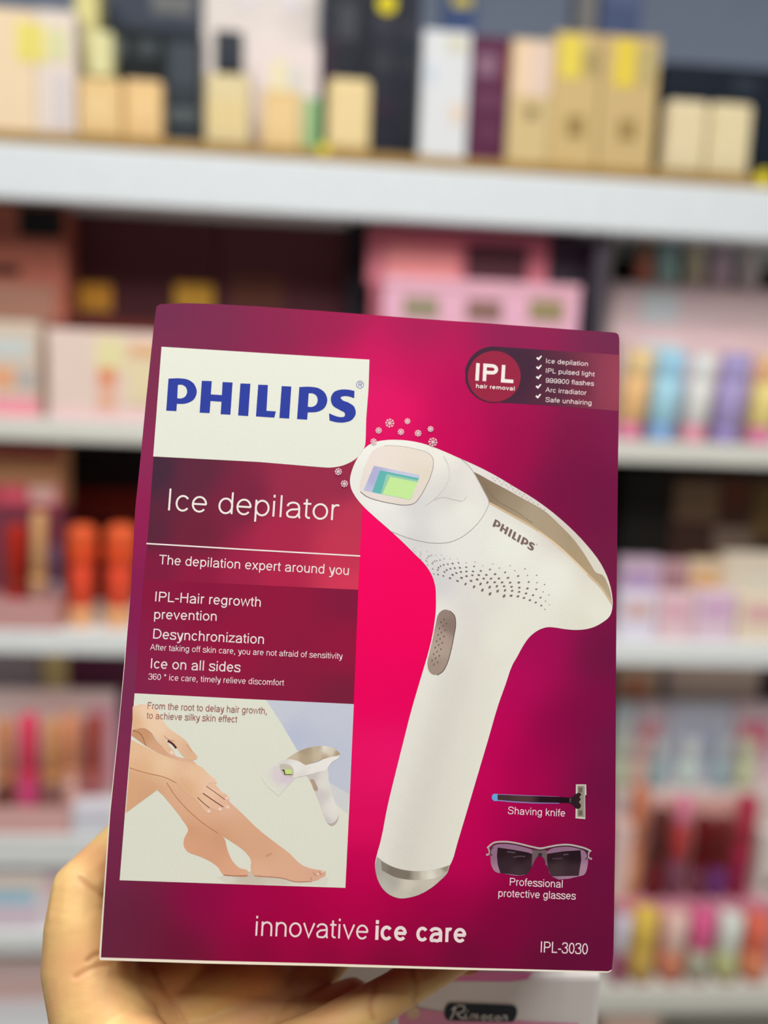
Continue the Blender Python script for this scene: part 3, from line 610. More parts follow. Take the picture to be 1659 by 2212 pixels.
# --- lettering: strokes on a 1000-unit em (cap height 716, x-height 519)
def ell(cx, cy, rx, ry, a0, a1, n=14):
    return [(cx + rx * math.cos(math.radians(a0 + (a1 - a0) * k / n)), cy + ry * math.sin(math.radians(a0 + (a1 - a0) * k / n))) for k in range(n + 1)]
def glyph(ch, w):
    h = w / 2; X = 519; A = 716; D = -200
    bx, by = 278, 259; ry = 271 - h
    if ch == ' ': return 278, []
    if ch == 'a':
        return 556, [[(78, 370)] + ell(258, 375, 180 - h * .2, 155 - h, 165, 20, 10) + ([(448, 330), (448, 130)] + ell(500, 110, 52, 105, 180, 262, 5) if w < 100 else [(448, 330), (448, 0)]),
                     smooth([(448, 300), (340, 282), (180, 255), (82 - 36 + h, 150), (110, 45), (210, -11 + h), (350, 35), (448, 160)], 5, False)]
    if ch == 'b': return 556, [[(66 + h, 0), (66 + h, A)], ell(290, by, 226 - h, ry, 0, 360, 32)]
    if ch == 'c': return 500, [ell(262, by, 226 - h, ry, 38, 322, 26)]
    if ch == 'd': return 556, [[(490 - h, 0), (490 - h, A)], ell(266, by, 230 - h, ry, 0, 360, 32)]
    if ch == 'e': return 556, [[(46 + h * .6, by + 5), (510 - h * .6, by + 5)], ell(278, by, 236 - h, ry, 0, 320, 28)]
    if ch == 'f': return 278, [[(95 + h, 0), (95 + h, 590)] + ell(95 + h + 100, 600, 100, 120 - h + 6, 180, 75, 8), [(12, X - h), (262, X - h)]]
    if ch == 'g': return 556, [[(490 - h, X), (490 - h, 20)] + ell(270, 0, 220 - h, 212 - h, 0, -162, 16), ell(266, by, 230 - h, ry, 0, 360, 32)]
    if ch in 'hn':
        return 556, [[(66 + h, 0), (66 + h, A if ch == 'h' else X)], [(66 + h, 280)] + ell(278, 320, 212 - h, 210 - h, 170, 0, 16) + [(490 - h, 0)]]
    if ch == 'i': return 222, [[(66 + h, 0), (66 + h, X)], [(66 + h, A - max(w * 1.15, 90)), (66 + h, A)]]
    if ch == 'k': return 500, [[(66 + h, 0), (66 + h, A)], [(66 + h + 10, 195), (420, X)], [(210, 330), (450, 0)]]
    if ch == 'l': return 222, [[(66 + h, 0), (66 + h, A)]]
    if ch == 'm':
        return 833, [[(66 + h, 0), (66 + h, X)], [(66 + h, 290)] + ell(241, 335, 175 - h * .75, 195 - h, 170, 0, 14) + [(416, 0)],
                     [(416, 290)] + ell(592, 335, 176 - h * .75, 195 - h, 170, 0, 14) + [(768 - h, 0)]]
    if ch == 'o': return 556, [ell(278, by, 243 - h, ry, 0, 360, 34)]
    if ch == 'p': return 556, [[(66 + h, D), (66 + h, X)], ell(290, by, 230 - h, ry, 0, 360, 32)]
    if ch == 'r': return 333, [[(66 + h, 0), (66 + h, X)], [(66 + h, 270)] + ell(236, 330, 170 - h, 200 - h, 172, 62, 10)]
    if ch == 's': return 500, [smooth([(448, 375), (390, 490 - h * .3), (248, 530 - h), (110, 480 - h * .2), (88, 385), (160, 305), (330, 245), (425, 190 - h * .2), (440, 120), (380, 25 + h * .2), (245, -11 + h), (100, 30 + h * .3), (45, 150)], 5, False)]
    if ch == 't': return 278, [[(85 + h, 640), (85 + h, 120)] + ell(85 + h + 100, 105, 100, 110 - h, 180, 285, 8), [(16, X - h), (258, X - h)]]
    if ch == 'u': return 556, [[(490 - h, X), (490 - h, 0)], [(66 + h, X)] + ell(278, 200, 212 - h, 210 - h, 180, 350, 16) + [(490 - h, 240)]]
    if ch == 'v': return 500, [[(10 + h, X), (250, h * .6), (490 - h, X)]]
    if ch == 'w': return 722, [[(5 + h, X), (195, h * .6), (361, X - h * .4), (527, h * .6), (717 - h, X)]]
    if ch == 'x': return 500, [[(20 + h, X), (480 - h, 0)], [(480 - h, X), (20 + h, 0)]]
    if ch == 'y': return 500, [[(10 + h, X), (255, 0)], [(490 - h, X), (280, -60)] + smooth([(280, -60), (230, -165), (160, -200 + h * .2), (60, -190)], 4, False)]
    if ch == 'z': return 500, [[(35, X - h), (430, X - h), (50, h), (470, h)]]
    if ch == 'I': return 278, [[(93 + h, 0), (93 + h, A)]]
    if ch == 'T': return 611, [[(305, 0), (305, A)], [(21, A - h), (590, A - h)]]
    if ch == 'P': return 667, [[(77 + h, 0), (77 + h, A)], [(77, A - h), (390, A - h)] + ell(400, 505, 225 - h, 211 - h, 90, -90, 14) + [(77, 294 + h)]]
    if ch == 'L': return 556, [[(73 + h, A), (73 + h, 0)], [(73, h), (522, h)]]
    if ch == 'H': return 722, [[(80 + h, 0), (80 + h, A)], [(642 - h, 0), (642 - h, A)], [(80, 380), (642, 380)]]
    if ch == 'D': return 722, [[(77 + h, 0), (77 + h, A)], [(77, A - h), (330, A - h)] + ell(340, 358, 334 - h, 358 - h, 90, -90, 20) + [(77, h)]]
    if ch == 'A': return 667, [[(0 + h, 0), (333, A - h * .6), (667 - h, 0)], [(140, 260 - h * .3), (527, 260 - h * .3)]]
    if ch == 'F': return 611, [[(82 + h, 0), (82 + h, A)], [(82, A - h), (560, A - h)], [(82, 370), (510, 370)]]
    if ch == 'S': return 667, [smooth([(592, 515), (530, 655 - h * .3), (330, 728 - h), (150, 665 - h * .2), (100, 540), (180, 430), (330, 380), (510, 320), (570, 205), (500, 60 + h * .2), (330, -11 + h), (140, 50 + h * .3), (60, 230)], 5, False)]
    if ch == 'R': return 722, [[(79 + h, 0), (79 + h, A)], [(79, A - h), (420, A - h)] + ell(440, 515, 210 - h, 201 - h, 90, -90, 12) + [(79, 314 + h)], [(400, 320), (640, 0)]]
    if ch == '0': return 556, [ell(278, 353, 236 - h, 364 - h, 0, 360, 34)]
    if ch == '9': return 556, [ell(272, 475, 230 - h, 243 - h, 0, 360, 28), smooth([(510 - h, 475), (500, 260), (430, 70), (270, -11 + h), (130, 40 + h * .3), (62, 165)], 5, False)]
    if ch == '6': return 556, [ell(284, 231, 230 - h, 243 - h, 0, 360, 28), smooth([(46 + h, 231), (56, 446), (126, 636), (286, 717 - h), (426, 666 - h * .3), (494, 541)], 5, False)]
    if ch == '3': return 556, [smooth([(60, 540), (130, 670 - h * .3), (260, 717 - h), (410, 660 - h * .2), (470 - h * .3, 530), (400, 420), (270, 385)], 5, False), smooth([(250, 385), (400, 350), (505 - h * .5, 210), (430, 50 + h * .2), (265, -11 + h), (110, 40 + h * .3), (45, 180)], 5, False)]
    if ch == ',': return 278, [[(139, 0), (139, max(w, 100))], [(139 + h * .4, 20), (100, -140)]]
    if ch == '-': return 333, [[(32, 260), (302, 260)]]
    if ch == '\u00b0': return 400, [ell(200, 585, 130 - h, 130 - h, 0, 360, 20)]
    return 500, []
def lettering(ink, s, p0, p1, cap, col, w=92):
    """set a line of type from baseline pixel p0 to p1 with a cap height in pixels"""
    x = 0; paths = []
    for ch in s:
        adv, g = glyph(ch, w)
        paths += [[(x + q[0], q[1]) for q in path] for path in g]
        x += adv
    lo = min(q[0] for p in paths for q in p) - w * 0.4; hi = max(q[0] for p in paths for q in p) + w * 0.4
    p0, p1 = np.array(p0, float), np.array(p1, float)
    a0, a1 = np.array(uv(*p0)), np.array(uv(*p1))
    base = (a1 - a0) / (hi - lo); L = np.linalg.norm(base)
    k = cap / FPX * 0.37 / 716.0
    nrm = np.array([-base[1], base[0]]) / L * k
    sw = w * (k * 0.55 + L * 0.45)
    k0 = ink.k
    for pi, path in enumerate(paths):
        ink.k = k0 + (pi % 6) * 0.6
        closed = len(path) > 3 and math.hypot(path[0][0] - path[-1][0], path[0][1] - path[-1][1]) < 1
        P = [a0 + base * (q[0] - lo) + nrm * q[1] for q in (path[:-1] if closed else path)]
        ink_uv_stroke(ink, P, sw, col, closed)
    ink.k = k0
def ink_uv_stroke(ink, P, w, col, closed):
    N = len(P); L, R = [], []
    for i in range(N):
        a = P[i] - P[i - 1] if (i > 0 or closed) else P[1] - P[0]
        b = P[(i + 1) % N] - P[i] if (i < N - 1 or closed) else P[-1] - P[-2]
        a, b = a / (np.linalg.norm(a) + 1e-12), b / (np.linalg.norm(b) + 1e-12)
        na, nb = np.array([-a[1], a[0]]), np.array([-b[1], b[0]])
        m = na + nb; l = np.linalg.norm(m); m = na if l < 0.3 else m / l
        k = 1 / max(0.5, np.dot(m, nb))
        L.append(P[i] + m * k * w / 2); R.append(P[i] - m * k * w / 2)
    pts = [tuple(q) for q in L + R]
    ink.add(pts, [(i, (i + 1) % N, N + (i + 1) % N, N + i) for i in range(N if closed else N - 1)], [col] * len(pts))

# --- carton body: printed sides, pale board edge, front panel
FRONT = [(334, 690), (338, 662), (346, 657), (400, 655), (470, 657), (560, 662), (700, 672), (900, 688), (1100, 702), (1250, 713), (1322, 718), (1331, 719), (1336, 723), (1338, 731), (1338, 800), (1335, 1000), (1331, 1400), (1329, 1800), (1325, 2060), (1322, 2094), (1314, 2098), (1000, 2090), (700, 2081), (450, 2075), (218, 2068),
         (226, 1940), (238, 1760), (258, 1560), (270, 1430), (283, 1270), (292, 1100), (304, 985), (316, 860)]
EDGE = [(338, 664), (470, 658.5), (900, 689.5), (1322, 719.5), (1330, 720.5), (1335, 725), (1336.5, 732), (1337, 800), (1329, 1500), (1323, 2060), (1321, 2097), (1314, 2101), (1000, 2095), (700, 2087), (450, 2081.5), (216, 2074), (214, 2068),
        (223, 1940), (236, 1760), (257, 1560), (283, 1270), (305, 985)]
def prism(pts, y0, y1, name, m):
    bm = bmesh.new()
    P = [uv(*p) for p in pts]
    a = [bm.verts.new((p[0], y0, p[1])) for p in P]; b = [bm.verts.new((p[0], y1, p[1])) for p in P]
    bm.faces.new(a); bm.faces.new(list(reversed(b)))
    for i in range(len(P)): bm.faces.new((a[i], b[i], b[(i + 1) % len(P)], a[(i + 1) % len(P)]))
    return link(name, bm_mesh(bm), carton_e, m)
prism(EDGE, 0.0, 0.0008, 'board_edge', mat((232, 224, 208), 0.85, 0.6))['label'] = 'pale worn cardboard edge around the front'
_side = [(p[0] + (1.5 if p[0] < 700 else -1.5), p[1] + (1.5 if p[1] < 1300 else -2)) for p in EDGE]
prism(_side, 0.0008, BD, 'box_body', mat((116, 28, 66), 0.8, 0.45))

BG = [(345, 672, (110, 42, 76)), (470, 690, (120, 40, 76)), (600, 700, (136, 34, 76)), (720, 700, (150, 28, 76)), (330, 760, (122, 44, 78)), (900, 725, (158, 26, 80)), (1100, 730, (136, 28, 78)), (1325, 740, (108, 38, 74)), (1330, 830, (116, 34, 74)),
      (820, 790, (205, 15, 92)), (900, 800, (196, 10, 90)), (980, 850, (184, 4, 84)), (820, 850, (228, 20, 105)), (870, 890, (236, 10, 100)), (1000, 950, (190, 2, 85)), (1100, 950, (150, 6, 72)), (1080, 900, (160, 8, 76)), (1250, 950, (122, 16, 66)), (1320, 950, (122, 26, 74)),
      (1200, 1050, (116, 14, 66)), (1080, 1010, (160, 4, 76)), (1000, 940, (196, 0, 86)), (1300, 1080, (108, 18, 64)), (1270, 1020, (110, 14, 64)), (1330, 1200, (112, 26, 66)), (960, 960, (206, 0, 90)),
      (800, 1120, (248, 4, 100)), (800, 1250, (255, 0, 96)), (900, 1300, (252, 0, 94)), (860, 1380, (248, 0, 94)), (790, 1500, (242, 0, 94)), (880, 1500, (240, 0, 94)), (790, 1650, (240, 18, 104)), (850, 1640, (242, 20, 108)), (790, 1780, (232, 14, 98)), (785, 1880, (206, 0, 86)), (760, 1940, (190, 0, 80)), (840, 1960, (180, 0, 76)),
      (1160, 1400, (166, 8, 86)), (1120, 1470, (186, 6, 92)), (1080, 1580, (200, 0, 92)), (1050, 1680, (206, 2, 92)), (1300, 1420, (106, 20, 64)), (1260, 1560, (122, 8, 66)), (1190, 1580, (144, 4, 72)), (1320, 1600, (108, 22, 70)), (1130, 1660, (168, 0, 78)), (1030, 1780, (205, 0, 90)), (1090, 1780, (166, 0, 76)), (1000, 1870, (200, 0, 88)), (980, 1950, (160, 0, 72)),
      (1160, 1850, (128, 8, 64)), (1300, 1700, (108, 16, 64)), (1300, 1900, (108, 16, 62)), (1300, 2050, (104, 16, 60)), (1200, 1960, (112, 12, 60)), (1080, 1980, (128, 4, 62)),
      (235, 2050, (106, 40, 66)), (300, 2000, (108, 32, 62)), (390, 2055, (106, 22, 54)), (440, 1960, (144, 10, 72)), (540, 1970, (172, 0, 76)), (640, 2000, (172, 0, 72)), (740, 1980, (182, 0, 76)), (560, 2050, (134, 4, 58)), (700, 2055, (136, 4, 58)), (880, 2010, (156, 2, 66)), (850, 2070, (118, 10, 54)), (1000, 2060, (106, 12, 54)), (1200, 2085, (98, 16, 54)),
      (320, 860, (126, 46, 80)), (312, 990, (142, 42, 86)), (300, 1100, (148, 32, 84)), (284, 1300, (136, 32, 84)), (266, 1500, (124, 46, 84)), (250, 1700, (130, 46, 84)), (238, 1850, (120, 42, 78)), (228, 1990, (108, 40, 70))]
ink = Ink(); ink.poly(FRONT, blend(BG, soft=70), 14); front = ink.build('front_panel', 1, carton_e)

CREAMY = (229, 231, 219)
# --- left column panels
z4z = zoom(260, 980, 2.9625)
TB = [(340, 1010, (68, 42, 60)), (325, 1160, (86, 40, 60)), (420, 1020, (96, 40, 62)), (430, 1160, (112, 36, 60)), (520, 1080, (122, 36, 66)), (650, 1050, (152, 44, 74)), (740, 1040, (150, 44, 74)), (770, 1120, (188, 54, 84)), (760, 1190, (196, 54, 84)), (600, 1165, (172, 40, 76)),
      (325, 1210, (132, 28, 66)), (430, 1240, (146, 28, 68)), (600, 1240, (178, 38, 76)), (760, 1210, (196, 52, 82)), (760, 1255, (214, 58, 90)), (520, 1240, (160, 34, 72))]
TI = [(332, 987, 1), (560, 998, 1), (700, 1004, 1), (790, 990, 1), (786, 1050, 1), (777, 1200, 1), (774, 1274, 1), (560, 1264, 1), (310, 1252, 1), (318, 1175, 1)]
ink = Ink(); ink.poly(TI, blend(TB), 10); title = ink.build('title_panel', 2, carton_e)
FB = [(310, 1260, (138, 26, 66)), (440, 1300, (140, 24, 64)), (600, 1300, (146, 24, 62)), (760, 1290, (132, 26, 64)), (300, 1400, (140, 30, 72)), (500, 1400, (150, 24, 64)), (750, 1400, (148, 24, 62)), (750, 1510, (122, 32, 62)), (600, 1490, (138, 28, 64)), (400, 1490, (146, 34, 74)), (295, 1490, (134, 36, 76))]
ink = Ink(); ink.poly([(310, 1252), (560, 1264), (774, 1274), (764, 1523), (291, 1502)], blend(FB), 12); feat = ink.build('feature_panel', 2, carton_e)
ink = Ink(); ink.poly([(349, 749), (798, 777), (796, 840), (791, 905)] + smooth([(790, 945, 1), (788, 964), (772, 988), (745, 1004), (715, 1010), (690, 1009, 1)], 5, False) + [(560, 998), (331, 986)], CREAMY)
brand = ink.build('brand_panel', 3, carton_e, 'white rounded panel')
ink = Ink(); ink.stroke(z4z([(167, 575), (850, 616), (1535, 655)]), 3.1, (244, 226, 226))
lettering(ink, 'Ice depilator', *z4z([(306, 363), (1400, 428)]), 143 / 2.9625, (240, 230, 226), 62)
lettering(ink, 'The depilation expert around you', *z4z([(243, 707), (1460, 777)]), 62 / 2.9625, (240, 224, 224), 84)
ink.build('title_lettering', 4, title)
ink = Ink()
lettering(ink, 'IPL-Hair regrowth', *z4z([(223, 945), (897, 980)]), 64 / 2.9625, (238, 222, 224), 88)
lettering(ink, 'prevention', *z4z([(216, 1057), (615, 1070)]), 62 / 2.9625, (238, 222, 224), 88)
lettering(ink, 'Desynchronization', *z4z([(206, 1183), (917, 1218)]), 64 / 2.9625, (238, 222, 224), 88)
lettering(ink, 'After taking off skin care, you are not afraid of sensitivity', *z4z([(190, 1256), (1421, 1314)]), 39 / 2.9625, (238, 218, 222), 84)
lettering(ink, 'Ice on all sides', *z4z([(195, 1373), (768, 1398)]), 64 / 2.9625, (238, 222, 224), 88)
lettering(ink, '360 \u00b0 ice care, timely relieve discomfort', *z4z([(178, 1445), (1048, 1484)]), 39 / 2.9625, (238, 218, 222), 84)
ink.build('feature_lettering', 4, feat)

# --- brand lettering
z1z = zoom(300, 640, 2.9625)
LETTERS = [
    [[(190, 527, 1), (270, 526), (312, 533), (352, 560), (371, 612), (352, 660), (310, 684), (282, 689), (244, 688, 1), (240, 735, 1), (175, 732, 1)],
     [(250, 567, 1), (276, 567), (300, 582), (309, 610), (298, 640), (272, 654), (246, 653, 1)]],
    [[(403, 541, 1), (467, 543, 1), (461, 628, 1), (531, 633, 1), (536, 549, 1), (600, 552, 1), (586, 758, 1), (523, 755, 1), (529, 675, 1), (459, 671, 1), (453, 748, 1), (389, 745, 1)]],
    [[(650, 558, 1), (714, 560, 1), (700, 767, 1), (635, 763, 1)]],
    [[(764, 566, 1), (826, 568, 1), (817, 733, 1), (877, 737, 1), (867, 777, 1), (749, 769, 1)]],
    [[(914, 575, 1), (976, 578, 1), (962, 783, 1), (899, 779, 1)]],
    [[(1027, 581, 1), (1105, 580), (1148, 588), (1188, 615), (1206, 665), (1188, 714), (1145, 739), (1115, 743), (1081, 743, 1), (1077, 790, 1), (1012, 786, 1)],
     [(1087, 621, 1), (1112, 622), (1135, 636), (1144, 664), (1133, 695), (1108, 708), (1081, 707, 1)]],
    [[(1380, 606, 1), (1340, 598), (1290, 598), (1248, 614), (1228, 655), (1240, 698), (1285, 728), (1318, 750), (1316, 768), (1285, 773), (1250, 763), (1217, 749, 1), (1220, 795, 1), (1262, 806), (1312, 808), (1362, 792), (1388, 750), (1376, 705), (1340, 680), (1300, 662), (1291, 648), (1308, 640), (1345, 642), (1378, 653, 1)]]]
ink = Ink()
for loops in LETTERS: ink.poly([z1z(smooth(l, 5)) for l in loops], (48, 64, 160))
bx_, by_ = 1415, 566
ink.stroke(z1z([(bx_ + 23 * math.cos(a), by_ + 23 * math.sin(a)) for a in [2 * math.pi * k / 26 for k in range(26)]]), 1.1, (86, 96, 176), True)
lettering(ink, 'R', *z1z([(1404, 579), (1427, 580)]), 28 / 2.9625, (86, 96, 176), 92)
ink.build('brand_lettering', 4, brand, 'blue lettering')

# --- badge, top right
z2z = zoom(960, 660, 4.1475)
BC = [(1010, 800, (66, 38, 58)), (1120, 800, (66, 38, 58)), (1200, 820, (82, 40, 60)), (1260, 830, (110, 44, 66)), (1305, 830, (140, 58, 80)), (1335, 830, (152, 62, 84))]
cap_pts = [(187 + 0, 600)] + [(440 + 258 * math.cos(math.radians(a)), 622 + 256 * math.sin(math.radians(a))) for a in range(185, 272, 8)] + [(470, 368), (700, 384), (1000, 405), (1566, 442), (1558, 945), (900, 893), (560, 874)] + [(440 + 258 * math.cos(math.radians(a)), 622 + 252 * math.sin(math.radians(a))) for a in range(80, 176, 8)]
ink = Ink(); ink.poly(z2z(cap_pts), blend(BC), 9); badge = ink.build('badge_strip', 2, carton_e)
ink = Ink(); x_, y_ = z2z([(446, 636)])[0]; ink.disc(x_, y_, 237 / 4.1475, 229 / 4.1475, (150, 36, 66), 48); ink.build('badge_disc', 3, badge, 'dull red disc')
ink = Ink(); bc = (238, 228, 224)
lettering(ink, 'IPL', *z2z([(278, 672), (630, 697)]), 165 / 4.1475, bc, 138)
lettering(ink, 'hair removal', *z2z([(283, 737), (627, 762)]), 38 / 4.1475, bc, 118)
for s, a, b in [('Ice depilation', (911, 516), (1284, 543)), ('IPL pulsed light', (909, 603), (1346, 636)), ('999900 flashes', (906, 690), (1339, 720)), ('Arc irradiator', (904, 774), (1272, 803)), ('Safe unhairing', (904, 863), (1316, 893))]:
    lettering(ink, s, *z2z([a, b]), 44 / 4.1475, (236, 218, 220), 86)
for x, y in [(848, 470), (846, 553), (844, 640), (842, 725), (840, 813)]:
    ink.poly(z2z([(x - 26, y + 2), (x - 14, y - 10), (x - 6, y + 2), (x + 14, y - 20), (x + 25, y - 20), (x + 24, y - 12), (x - 4, y + 22)]), (240, 232, 230))
ink.build('badge_lettering', 4, badge)

# --- picture of the device
z3z = zoom(700, 860, 2.5523); z7z = zoom(760, 1300, 3.2523)
OUT = z3z([(215, 285), (265, 248), (330, 233), (400, 230), (480, 237), (560, 255), (640, 285), (750, 333), (850, 378), (950, 430), (1050, 490), (1150, 550), (1250, 622), (1350, 708), (1450, 812), (1530, 920), (1570, 1010), (1588, 1090), (1590, 1150), (1576, 1200), (1530, 1240), (1470, 1268), (1400, 1278), (1330, 1274), (1280, 1266), (1230, 1263), (1180, 1280), (1130, 1320), (1095, 1370), (1065, 1425)]) \
    + z7z([(1130, 440), (1080, 580), (1030, 720), (960, 960), (880, 1230), (800, 1500), (740, 1700), (700, 1830), (688, 1852), (672, 1900), (620, 1958), (560, 2008), (470, 2058), (400, 2078), (340, 2083), (285, 2068), (230, 2030), (195, 1980), (170, 1910), (163, 1840), (175, 1780), (200, 1690), (250, 1440), (310, 1190), (360, 990), (420, 755), (480, 550), (530, 380), (560, 262), (580, 150), (590, 60)]) \
    + z3z([(617, 1100), (614, 1045), (598, 985), (560, 922), (500, 860), (440, 800), (360, 726), (280, 656), (220, 600), (178, 550), (150, 500), (143, 450), (155, 395), (182, 335)])
DV = [(790, 960, (238, 238, 230)), (860, 965, (236, 234, 228)), (960, 990, (232, 230, 222)), (990, 1030, (216, 212, 208)), (975, 1070, (206, 204, 200)), (1010, 1040, (226, 224, 218)), (1000, 1100, (232, 232, 224)), (900, 1100, (208, 206, 208)), (830, 1080, (232, 232, 228)), (765, 1030, (228, 228, 222)), (860, 1130, (226, 226, 222)), (960, 1140, (224, 224, 220)), (900, 1165, (206, 204, 204)),
      (900, 1190, (214, 212, 212)), (1000, 1190, (226, 226, 220)), (1100, 1180, (230, 232, 222)), (1200, 1250, (230, 232, 222)), (1300, 1310, (230, 230, 218)), (1250, 1350, (222, 220, 206)), (1150, 1330, (226, 226, 216)), (1050, 1290, (220, 218, 210)), (950, 1260, (206, 204, 208)), (1000, 1320, (216, 212, 208)), (960, 1330, (228, 226, 222)),
      (945, 1350, (234, 232, 226)), (1010, 1380, (218, 214, 208)), (1080, 1380, (228, 228, 216)), (1120, 1350, (228, 226, 214)), (920, 1500, (216, 212, 202)), (945, 1500, (208, 204, 196)), (1000, 1500, (226, 224, 214)), (1080, 1480, (228, 228, 216)), (900, 1500, (232, 230, 222)),
      (880, 1650, (220, 216, 206)), (920, 1650, (208, 203, 196)), (980, 1650, (226, 224, 214)), (1040, 1620, (228, 228, 216)), (860, 1760, (226, 224, 216)), (900, 1760, (214, 208, 202)), (960, 1760, (226, 226, 216)), (1000, 1760, (228, 228, 216)), (850, 1830, (228, 228, 218)), (960, 1830, (224, 222, 210)), (900, 1810, (218, 216, 208)),
      (1150, 1080, (214, 206, 200)), (1080, 1030, (216, 210, 208)), (1230, 1150, (208, 198, 190)), (1290, 1220, (214, 208, 196)), (1310, 1290, (220, 216, 204)), (1040, 1000, (222, 216, 214))]
DV = [q for q in DV if not 1440 < q[1] < 1840]
for _k in range(9):                                            # the handle: a soft grey band left of its middle, printed all the way down
    _t = _k / 8; _xl, _xr, _yy = 922 - 98 * _t, 1100 - 128 * _t, 1460 + 375 * _t
    for _s, _c in ((0.03, (232, 231, 223)), (0.25, (217, 214, 206)), (0.42, (213, 209, 202)), (0.62, (225, 223, 213)), (0.97, (228, 228, 216))):
        DV.append((_xl + (_xr - _xl) * _s, _yy + 14 * _s, _c))
DV = [(x, y, tuple(min(240, k + 5) for k in c)) for x, y, c in DV]
ink = Ink(); ink.poly(smooth(OUT, 3), blend(DV, soft=34), 9); dev = ink.build('device_picture', 3, carton_e, 'printed picture of a white and gold hand held device')
ink = Ink()                                                    # gold insert, cap, plate and switch
GOLD = z3z([(822, 405, 1), (862, 425), (910, 452), (1000, 500), (1080, 545), (1150, 583), (1215, 622), (1290, 690), (1370, 772), (1430, 852), (1475, 925), (1500, 962), (1535, 975), (1562, 1020), (1580, 1075), (1588, 1150, 1), (1570, 1100), (1530, 1045), (1460, 975), (1390, 905), (1330, 848), (1250, 780), (1150, 708), (1050, 652), (965, 605), (912, 575, 1), (880, 512), (850, 452)])
GC = [(1030, 1025, (132, 112, 92)), (1050, 1060, (132, 114, 92)), (1100, 1080, (160, 142, 120)), (1150, 1110, (172, 156, 132)), (1090, 1050, (146, 128, 106)), (1200, 1160, (176, 158, 132)), (1250, 1200, (172, 152, 122)), (1290, 1240, (176, 156, 126)), (1315, 1290, (178, 164, 140)), (1230, 1150, (164, 146, 120)), (1070, 1040, (140, 122, 100))]
ink.poly(smooth(GOLD, 3), blend(GC), 8)
ink.stroke(smooth(z3z([(912, 577), (965, 607), (1050, 654), (1150, 711), (1250, 783), (1330, 850), (1390, 907), (1460, 977), (1530, 1047), (1585, 1130)]), 3, False), 4.2, (212, 182, 146))
ink.stroke(smooth(z3z([(1180, 735), (1300, 825), (1340, 862), (1420, 940), (1450, 972)]), 3, False), 2.0, (240, 220, 190))
ink.stroke(smooth(z3z([(880, 460), (920, 530), (960, 570), (1050, 620), (1150, 690)]), 3, False), 1.0, (120, 102, 84))
ink.build('gold_insert', 4, dev, 'gold insert')
ink = Ink()
CAPP = z7z([(178, 1790, 1), (230, 1830), (300, 1865), (400, 1888), (500, 1890), (600, 1876), (688, 1848, 1), (672, 1902), (620, 1958), (560, 2008), (470, 2058), (400, 2078), (340, 2083), (285, 2068), (230, 2030), (195, 1980), (170, 1910), (164, 1845)])
CC = [(815, 1870, (176, 172, 166)), (830, 1920, (192, 190, 182)), (850, 1905, (180, 176, 168)), (860, 1935, (202, 198, 186)), (880, 1910, (214, 208, 194)), (930, 1905, (206, 200, 186)), (960, 1885, (190, 184, 172)), (900, 1930, (196, 190, 178))]
ink.poly(smooth(CAPP, 3), blend(CC), 7)
BAND = z7z([(206, 1822, 1), (300, 1866), (400, 1888), (500, 1890), (600, 1876), (682, 1852, 1), (670, 1892, 1), (615, 1930), (500, 1952), (400, 1952), (300, 1932), (212, 1886, 1)])
BN = [(825, 1870, (140, 132, 124)), (850, 1880, (128, 118, 108)), (880, 1890, (128, 118, 108)), (900, 1890, (176, 168, 156)), (930, 1892, (232, 228, 218)), (950, 1885, (206, 200, 188)), (962, 1875, (150, 140, 126)), (915, 1890, (216, 210, 198))]
ink.poly(smooth(BAND, 3), blend(BN), 6)
ink.build('end_cap', 4, dev, 'silver end cap')
ink = Ink()
PL = z3z([(330, 262), (420, 265), (510, 282), (572, 302), (598, 328), (603, 362), (590, 422), (560, 490), (530, 542), (497, 580), (450, 590), (380, 582), (300, 565), (232, 541), (200, 516), (196, 480), (210, 420), (236, 350), (275, 285)])
ink.poly(smooth(PL, 3), blend([(830, 980, (234, 222, 214)), (920, 985, (232, 220, 210)), (790, 1060, (230, 220, 214)), (900, 1080, (226, 216, 206)), (925, 1020, (226, 216, 200))]), 8)
ink.stroke(smooth(z3z([(330, 262), (420, 265), (510, 282), (572, 302), (598, 328), (603, 362), (590, 422), (560, 490), (530, 542), (497, 580), (450, 590), (380, 582), (300, 565), (232, 541), (200, 516)]), 3, False), 1.8, (128, 122, 126), taper=(0.3, 1.0))
ink.poly(z3z([(275, 373), (530, 425), (477, 562), (217, 510)]), blend([(800, 1030, (176, 176, 214)), (870, 1015, (196, 200, 226)), (790, 1060, (190, 190, 222))]), 8)
ink.poly(z3z([(308, 398), (523, 442), (477, 561), (265, 519)]), (98, 182, 178))
ink.poly(z3z([(345, 418), (519, 454), (477, 561), (312, 528)]), (150, 204, 176))
ink.poly(z3z([(364, 434), (516, 464), (476, 560), (322, 529)]), (196, 234, 156))
ink.build('light_window', 4, dev, 'green and teal light window')
ink = Ink()
SW = z7z([(648, 55), (690, 64), (718, 95), (728, 150), (715, 240), (690, 360), (665, 440), (635, 490), (600, 512), (565, 509), (540, 482), (531, 430), (545, 360), (570, 250), (590, 150), (612, 80)])
ink.poly(smooth(SW, 3), blend([(960, 1320, (150, 132, 122)), (950, 1380, (176, 156, 146)), (940, 1440, (164, 144, 134)), (975, 1350, (140, 120, 112)), (935, 1400, (184, 166, 152))]), 7)
ink.stroke(smooth(z7z([(690, 64), (720, 95), (730, 150), (717, 240), (692, 360), (667, 440), (636, 492), (600, 515)]), 3, False), 1.6, (96, 78, 70))
